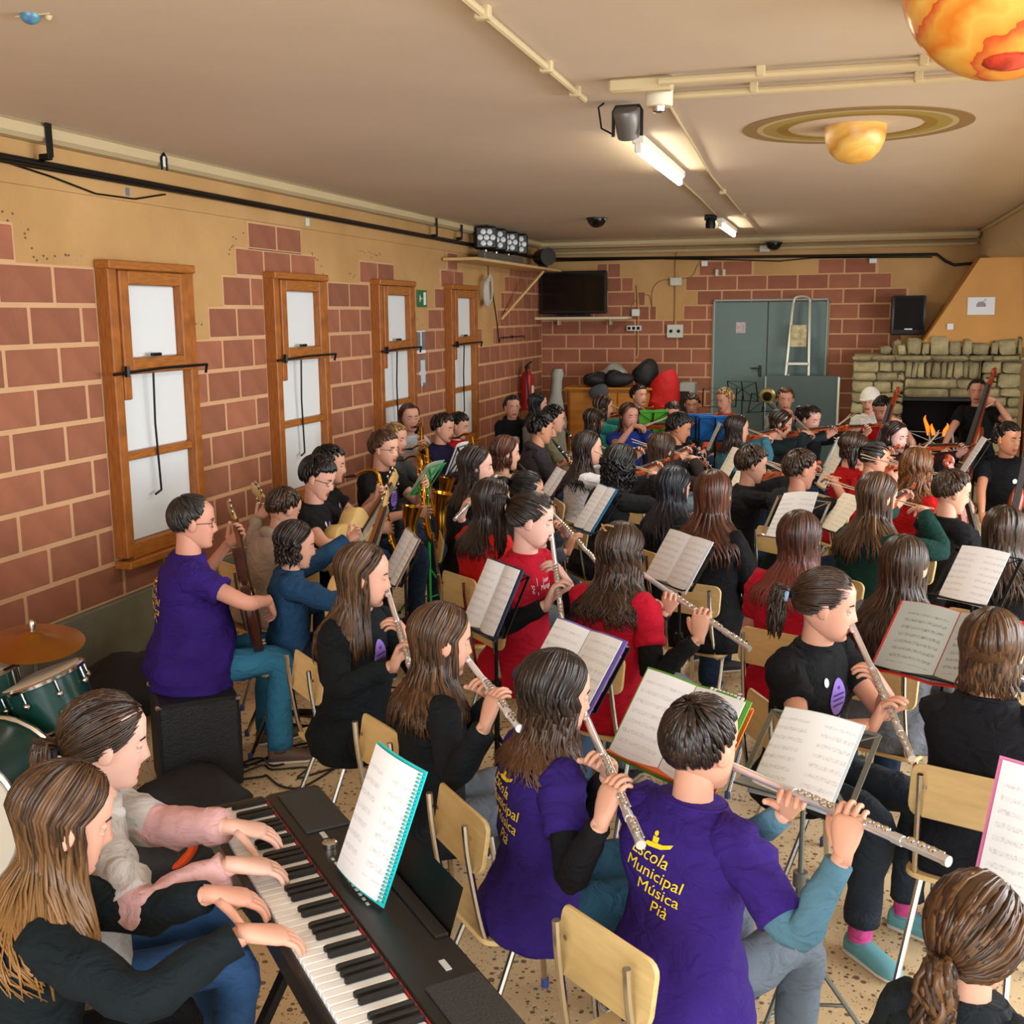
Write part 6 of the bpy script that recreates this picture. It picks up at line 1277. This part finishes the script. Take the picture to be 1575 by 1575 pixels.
 49: dict(role='cello', hair=hr('short', BK, front=60), top=('#b01417', 'short'), bottom='#17181b', who='red T-shirt playing cello', act='before the fireplace', head=(0, 22, 0), tone='#d9a184', inst='cello held by person in red T-shirt'),
 50: dict(role='lap', hair=hr('short', DB), top=('#d2cfc6', 'long'), bottom=DJ, who='white cap behind the red cellist', act='looking down', head=(0, 10, 0), cap=True),
 51: dict(role='cello', hair=hr('short', BK, front=44), top=('#101114', 'short', dict(print='spot')), bottom='#1a1c22', who='black T-shirt playing cello at the fireplace', act='facing the camera', head=(12, 4, 0), tone='#d8a184', inst='orange cello held in front of the fireplace'),
 52: dict(role='cello', hair=hr('short', BK, front=58), top=('#121418', 'short', dict(print='spot')), bottom='#b7a27c', who='black T-shirt playing cello at right edge', act='looking right', head=(42, 6, 0), tone='#cf9470', inst='dark cello held by person at right edge'),
 53: dict(role='cello', hair=hr('short', BR_), top=('#131418', 'short'), bottom='#17181b', who='black T-shirt with short brown hair at right', act='playing cello, seen from behind', near=1, head=(-20, 14, 0), inst='cello behind person with short brown hair'),
 54: dict(role='lap', hair=hr('long', BR_, .32), top=('#141518', 'long'), bottom='#121316', who='black top with long brown hair at right edge', act='seen from behind', near=1),
 55: dict(role='flute', hair=hr('bob', LB, .145, ph0=58, vol=1.04), top=('#15171d', 'three'), bottom='#141519', who='black top with chin-length bob', act='seen from behind', near=2, head=(0, 8, 0), inst='dark flute held in front of person with bob'),
 56: dict(role='flute', hair=hr('pony', BR_, .14, tie=-.25, tiecol='#9db7d8', front=46), top=('#131519', 'short', dict(print='chest')), bottom='#262e37', shoes='#5f9aa3', who='black T-shirt with low ponytail and purple print', act='playing flute', near=2, head=(34, 10, 0), tone='#e2ab90', inst='pinkish silver flute held by person with low ponytail', fd=V(.70, .38, -.60), sock='#c04a86', crop=.12),
 57: dict(role='flute', hair=hr('long', DB, .22, wave=.010, tip='#5a3a22'), top=('#2d1a66', 'short', dict(print='back', under='#101014')), bottom='#1f4356', shoes='#15151a', who='purple T-shirt with black sleeves', act='playing flute', near=2, head=(-4, 10, 0), inst='silver flute held by person in purple with black sleeves', fd=V(.90, .22, -.38)),
 58: dict(role='flute', hair=hr('short', DB, front=58), top=(PUR, 'short', dict(print='back', under='#4f7486', slen=.5)), wide=1.12, bottom='#5c6773', shoes='#15151a', who='purple T-shirt with grey blue sleeves', act='playing flute, seen from behind', near=2, head=(-4, 6, 0), tone='#e0a98a', inst='long silver flute held by person with grey blue sleeves', fd=V(.93, .15, -.33)),
 59: dict(role='flute', hair=hr('long', LB, .28), top=('#14181c', 'long'), bottom='#67707c', shoes='#15151a', who='black sweater with light brown hair', act='playing a white flute', near=2, head=(-5, 10, 0), inst='white plastic flute held by person in black sweater', fd=V(.85, .3, -.42)),
 60: dict(role='flute', hair=hr('long', LB, .34, ph0=78), top=('#12181c', 'long', dict(print='chest')), bottom='#16191f', shoes='#15151a', who='black sweater with purple chest print', act='playing flute', near=2, head=(38, 10, 0), inst='ornate silver flute held by person with purple chest print', fd=V(.70, .45, -.55)),
 61: dict(role='lap', hair=hr('pony', LB, .2, tie=-1.1, tx=-.5, nape=156, tiecol='#d01f22', front=46, vol=1.08, wave=.012), top=('#1c2226', 'long'), bottom='#14171b', who='dark top with red hair tie', act='cut off at the bottom edge', near=2, head=(0, 14, 0)),
}
NOCHAIR = {1, 2, 3}
CH = {57: (3.09, 2.70), 58: (3.57, 2.20), 59: (2.66, 3.17), 60: (2.12, 3.73)}
for i, p in PP.items():
    p = dict(p); x, y, z, yaw, cyaw = HP[i]; who = p.pop('who'); act = p.pop('act')
    if i in FD: p['fdw'] = FD[i]
    r = person(i, (x, y, z), yaw, p.pop('role'), p.pop('hair'), p.pop('top'), p.pop('bottom'), p.pop('shoes', '#26262b'), 'person in ' + who + ', ' + act, **p)
    if i not in NOCHAIR:
        q = V(*CH[i], 0) if i in CH else r['root'] + rotz(cyaw) @ V(0, .02, 0); chair(q[0], q[1], cyaw, 'plywood school chair under person in ' + who)
# ================================================================ stands and music
def desk(k, lb, stand=None, m=None, mdesk=None, **kw):
    x, y, z, yaw, tilt, w, h = ST[k]
    f = V(-math.sin(yaw), math.cos(yaw), 0)
    if lb: music(x, y, z, yaw, tilt, lb, w, h, **kw)
    if stand: 
        q = V(x, y, z) + f * .012; music_stand(q[0], q[1], q[2], yaw, tilt, stand, m, mdesk, w=max(w * .95, .3), h=h * .9)
C_ = lambda n, c: mat('folder_' + n, c, .45)
x, y, z, yaw, tilt, w, h = ST['S1']
music(x, y, z, yaw, tilt, 'open turquoise spiral notebook standing on the digital piano', w, h, cover=C_('turquoise', '#19c2c4'), single=True, rings=w / 2, name='spiral_notebook')
desk('S4', 'open music book between ponytail flautist and purple print sweater', 'black stand holding book before the ponytail flautist', cover=C_('navy', '#23304f'))
desk('S5', 'open music book with blue cover near middle of orchestra', 'black stand under the small blue music book', cover=C_('blue', '#2c7fb5'))
desk('S6', 'white open music pages in front of very long auburn hair', 'black stand holding pages by very long auburn hair')
desk('S7', 'open music in violet folder behind purple shirt', 'black stand with violet folder', cover=C_('violet', '#6f63b8'))
desk('S8', 'open music in green folder with torn pages', 'purple stand with orange ledge holding the green folder', m=mat('stand_purple', '#5a2d9c', .4), mdesk=mat('stand_orange', '#d8641c', .5), cover=C_('green', '#5f9e3a'), rip=True)
desk('S9', 'single white music page clipped beside grey blue sleeves', 'grey wire stand holding the single clipped page', m=mat('stand_grey', '#6e7069', .4, metal=.5), single=True, cover=C_('clear', '#c9d2d4'))
desk('S10', 'red folder with music in grey plastic sleeves', 'black stand holding the red folder', cover=C_('red', '#d8342e'), page=M_pageg)
desk('S11', 'loose white music page right of red folder', 'black stand holding loose page at right', single=True)
desk('S2', 'pale green tinted music page on the green stand', 'bright green metal music stand with tripod legs', m=mat('stand_green', '#1d9a4a', .4), single=True, page=M_pagec, cover=C_('mint', '#9fb4a0'))
desk('S3', 'music pages leaning toward the guitar players', 'black stand in front of guitar players', cover=C_('tan', '#a58f86'))
desk('S22', 'tilted white page before the navy saxophone player', 'black stand before the navy saxophone player', single=True)
desk('S16', 'grey music folder held before dark grey hoodie', 'black stand before dark grey hoodie', cover=C_('plum', '#5a2430'))
desk('S17', 'left of two bright blue folders near the green door', 'black stand with left blue folder', cover=C_('brightblue', '#1c6fc4'))
desk('S17b', 'right of two bright blue folders near the green door', 'black stand with right blue folder', cover=C_('brightblue', '#1c6fc4'))
desk('S17c', 'bright green folder near the pine cabinet', 'black stand with bright green folder', cover=C_('limegreen', '#4fae2e'))
desk('S18', 'white music page left of denim blue violinist', 'black stand left of denim blue violinist', single=True)
desk('S19', 'white music pages right of tied back hair violinist', 'black stand by tied back hair violinist')
desk('S14', 'cream page standing edge-on left of the red group', 'tan stand left of the red group', m=mat('stand_tan', '#a38a58', .5), single=True, page=M_pagec)
desk('S13', 'cream page lying low beside green sweater', 'black stand beside green sweater', single=True, page=M_pagec)
desk('S12', 'curling white sheet in front of reddish hair tips', 'silver stand in front of reddish hair tips', m=M_chrome, single=True, curl=1)
desk('S15', 'upper of two cream pages by bushy brown hair', 'black stand with upper cream page', single=True, page=M_pagec)
desk('S15b', 'lower of two cream pages by bushy brown hair', 'black stand with lower cream page', single=True, page=M_pagec)
desk('S20', 'white page clipped beside cellist at fireplace', 'black stand beside cellist at fireplace', single=True)
desk('S21', None, 'empty pale metal stand before the fire', m=mat('stand_pale', '#b9b8b4', .4, metal=.4))
desk('S23', 'open pink folder at the right picture edge', 'grey stand with pink folder at the right edge', m=mat('stand_grey', '#6e7069', .4, metal=.5), cover=C_('pink', '#e583b8'))
for k, (dx, dz, a) in enumerate(((0, 1.0, .2), (.28, 1.08, -.5), (.52, .95, .7))):
    music_stand(2.5 + dx, 13.6, dz, R(180) + a, .25, ['leftmost', 'middle', 'rightmost'][k] + ' of three empty black stands before the green door')
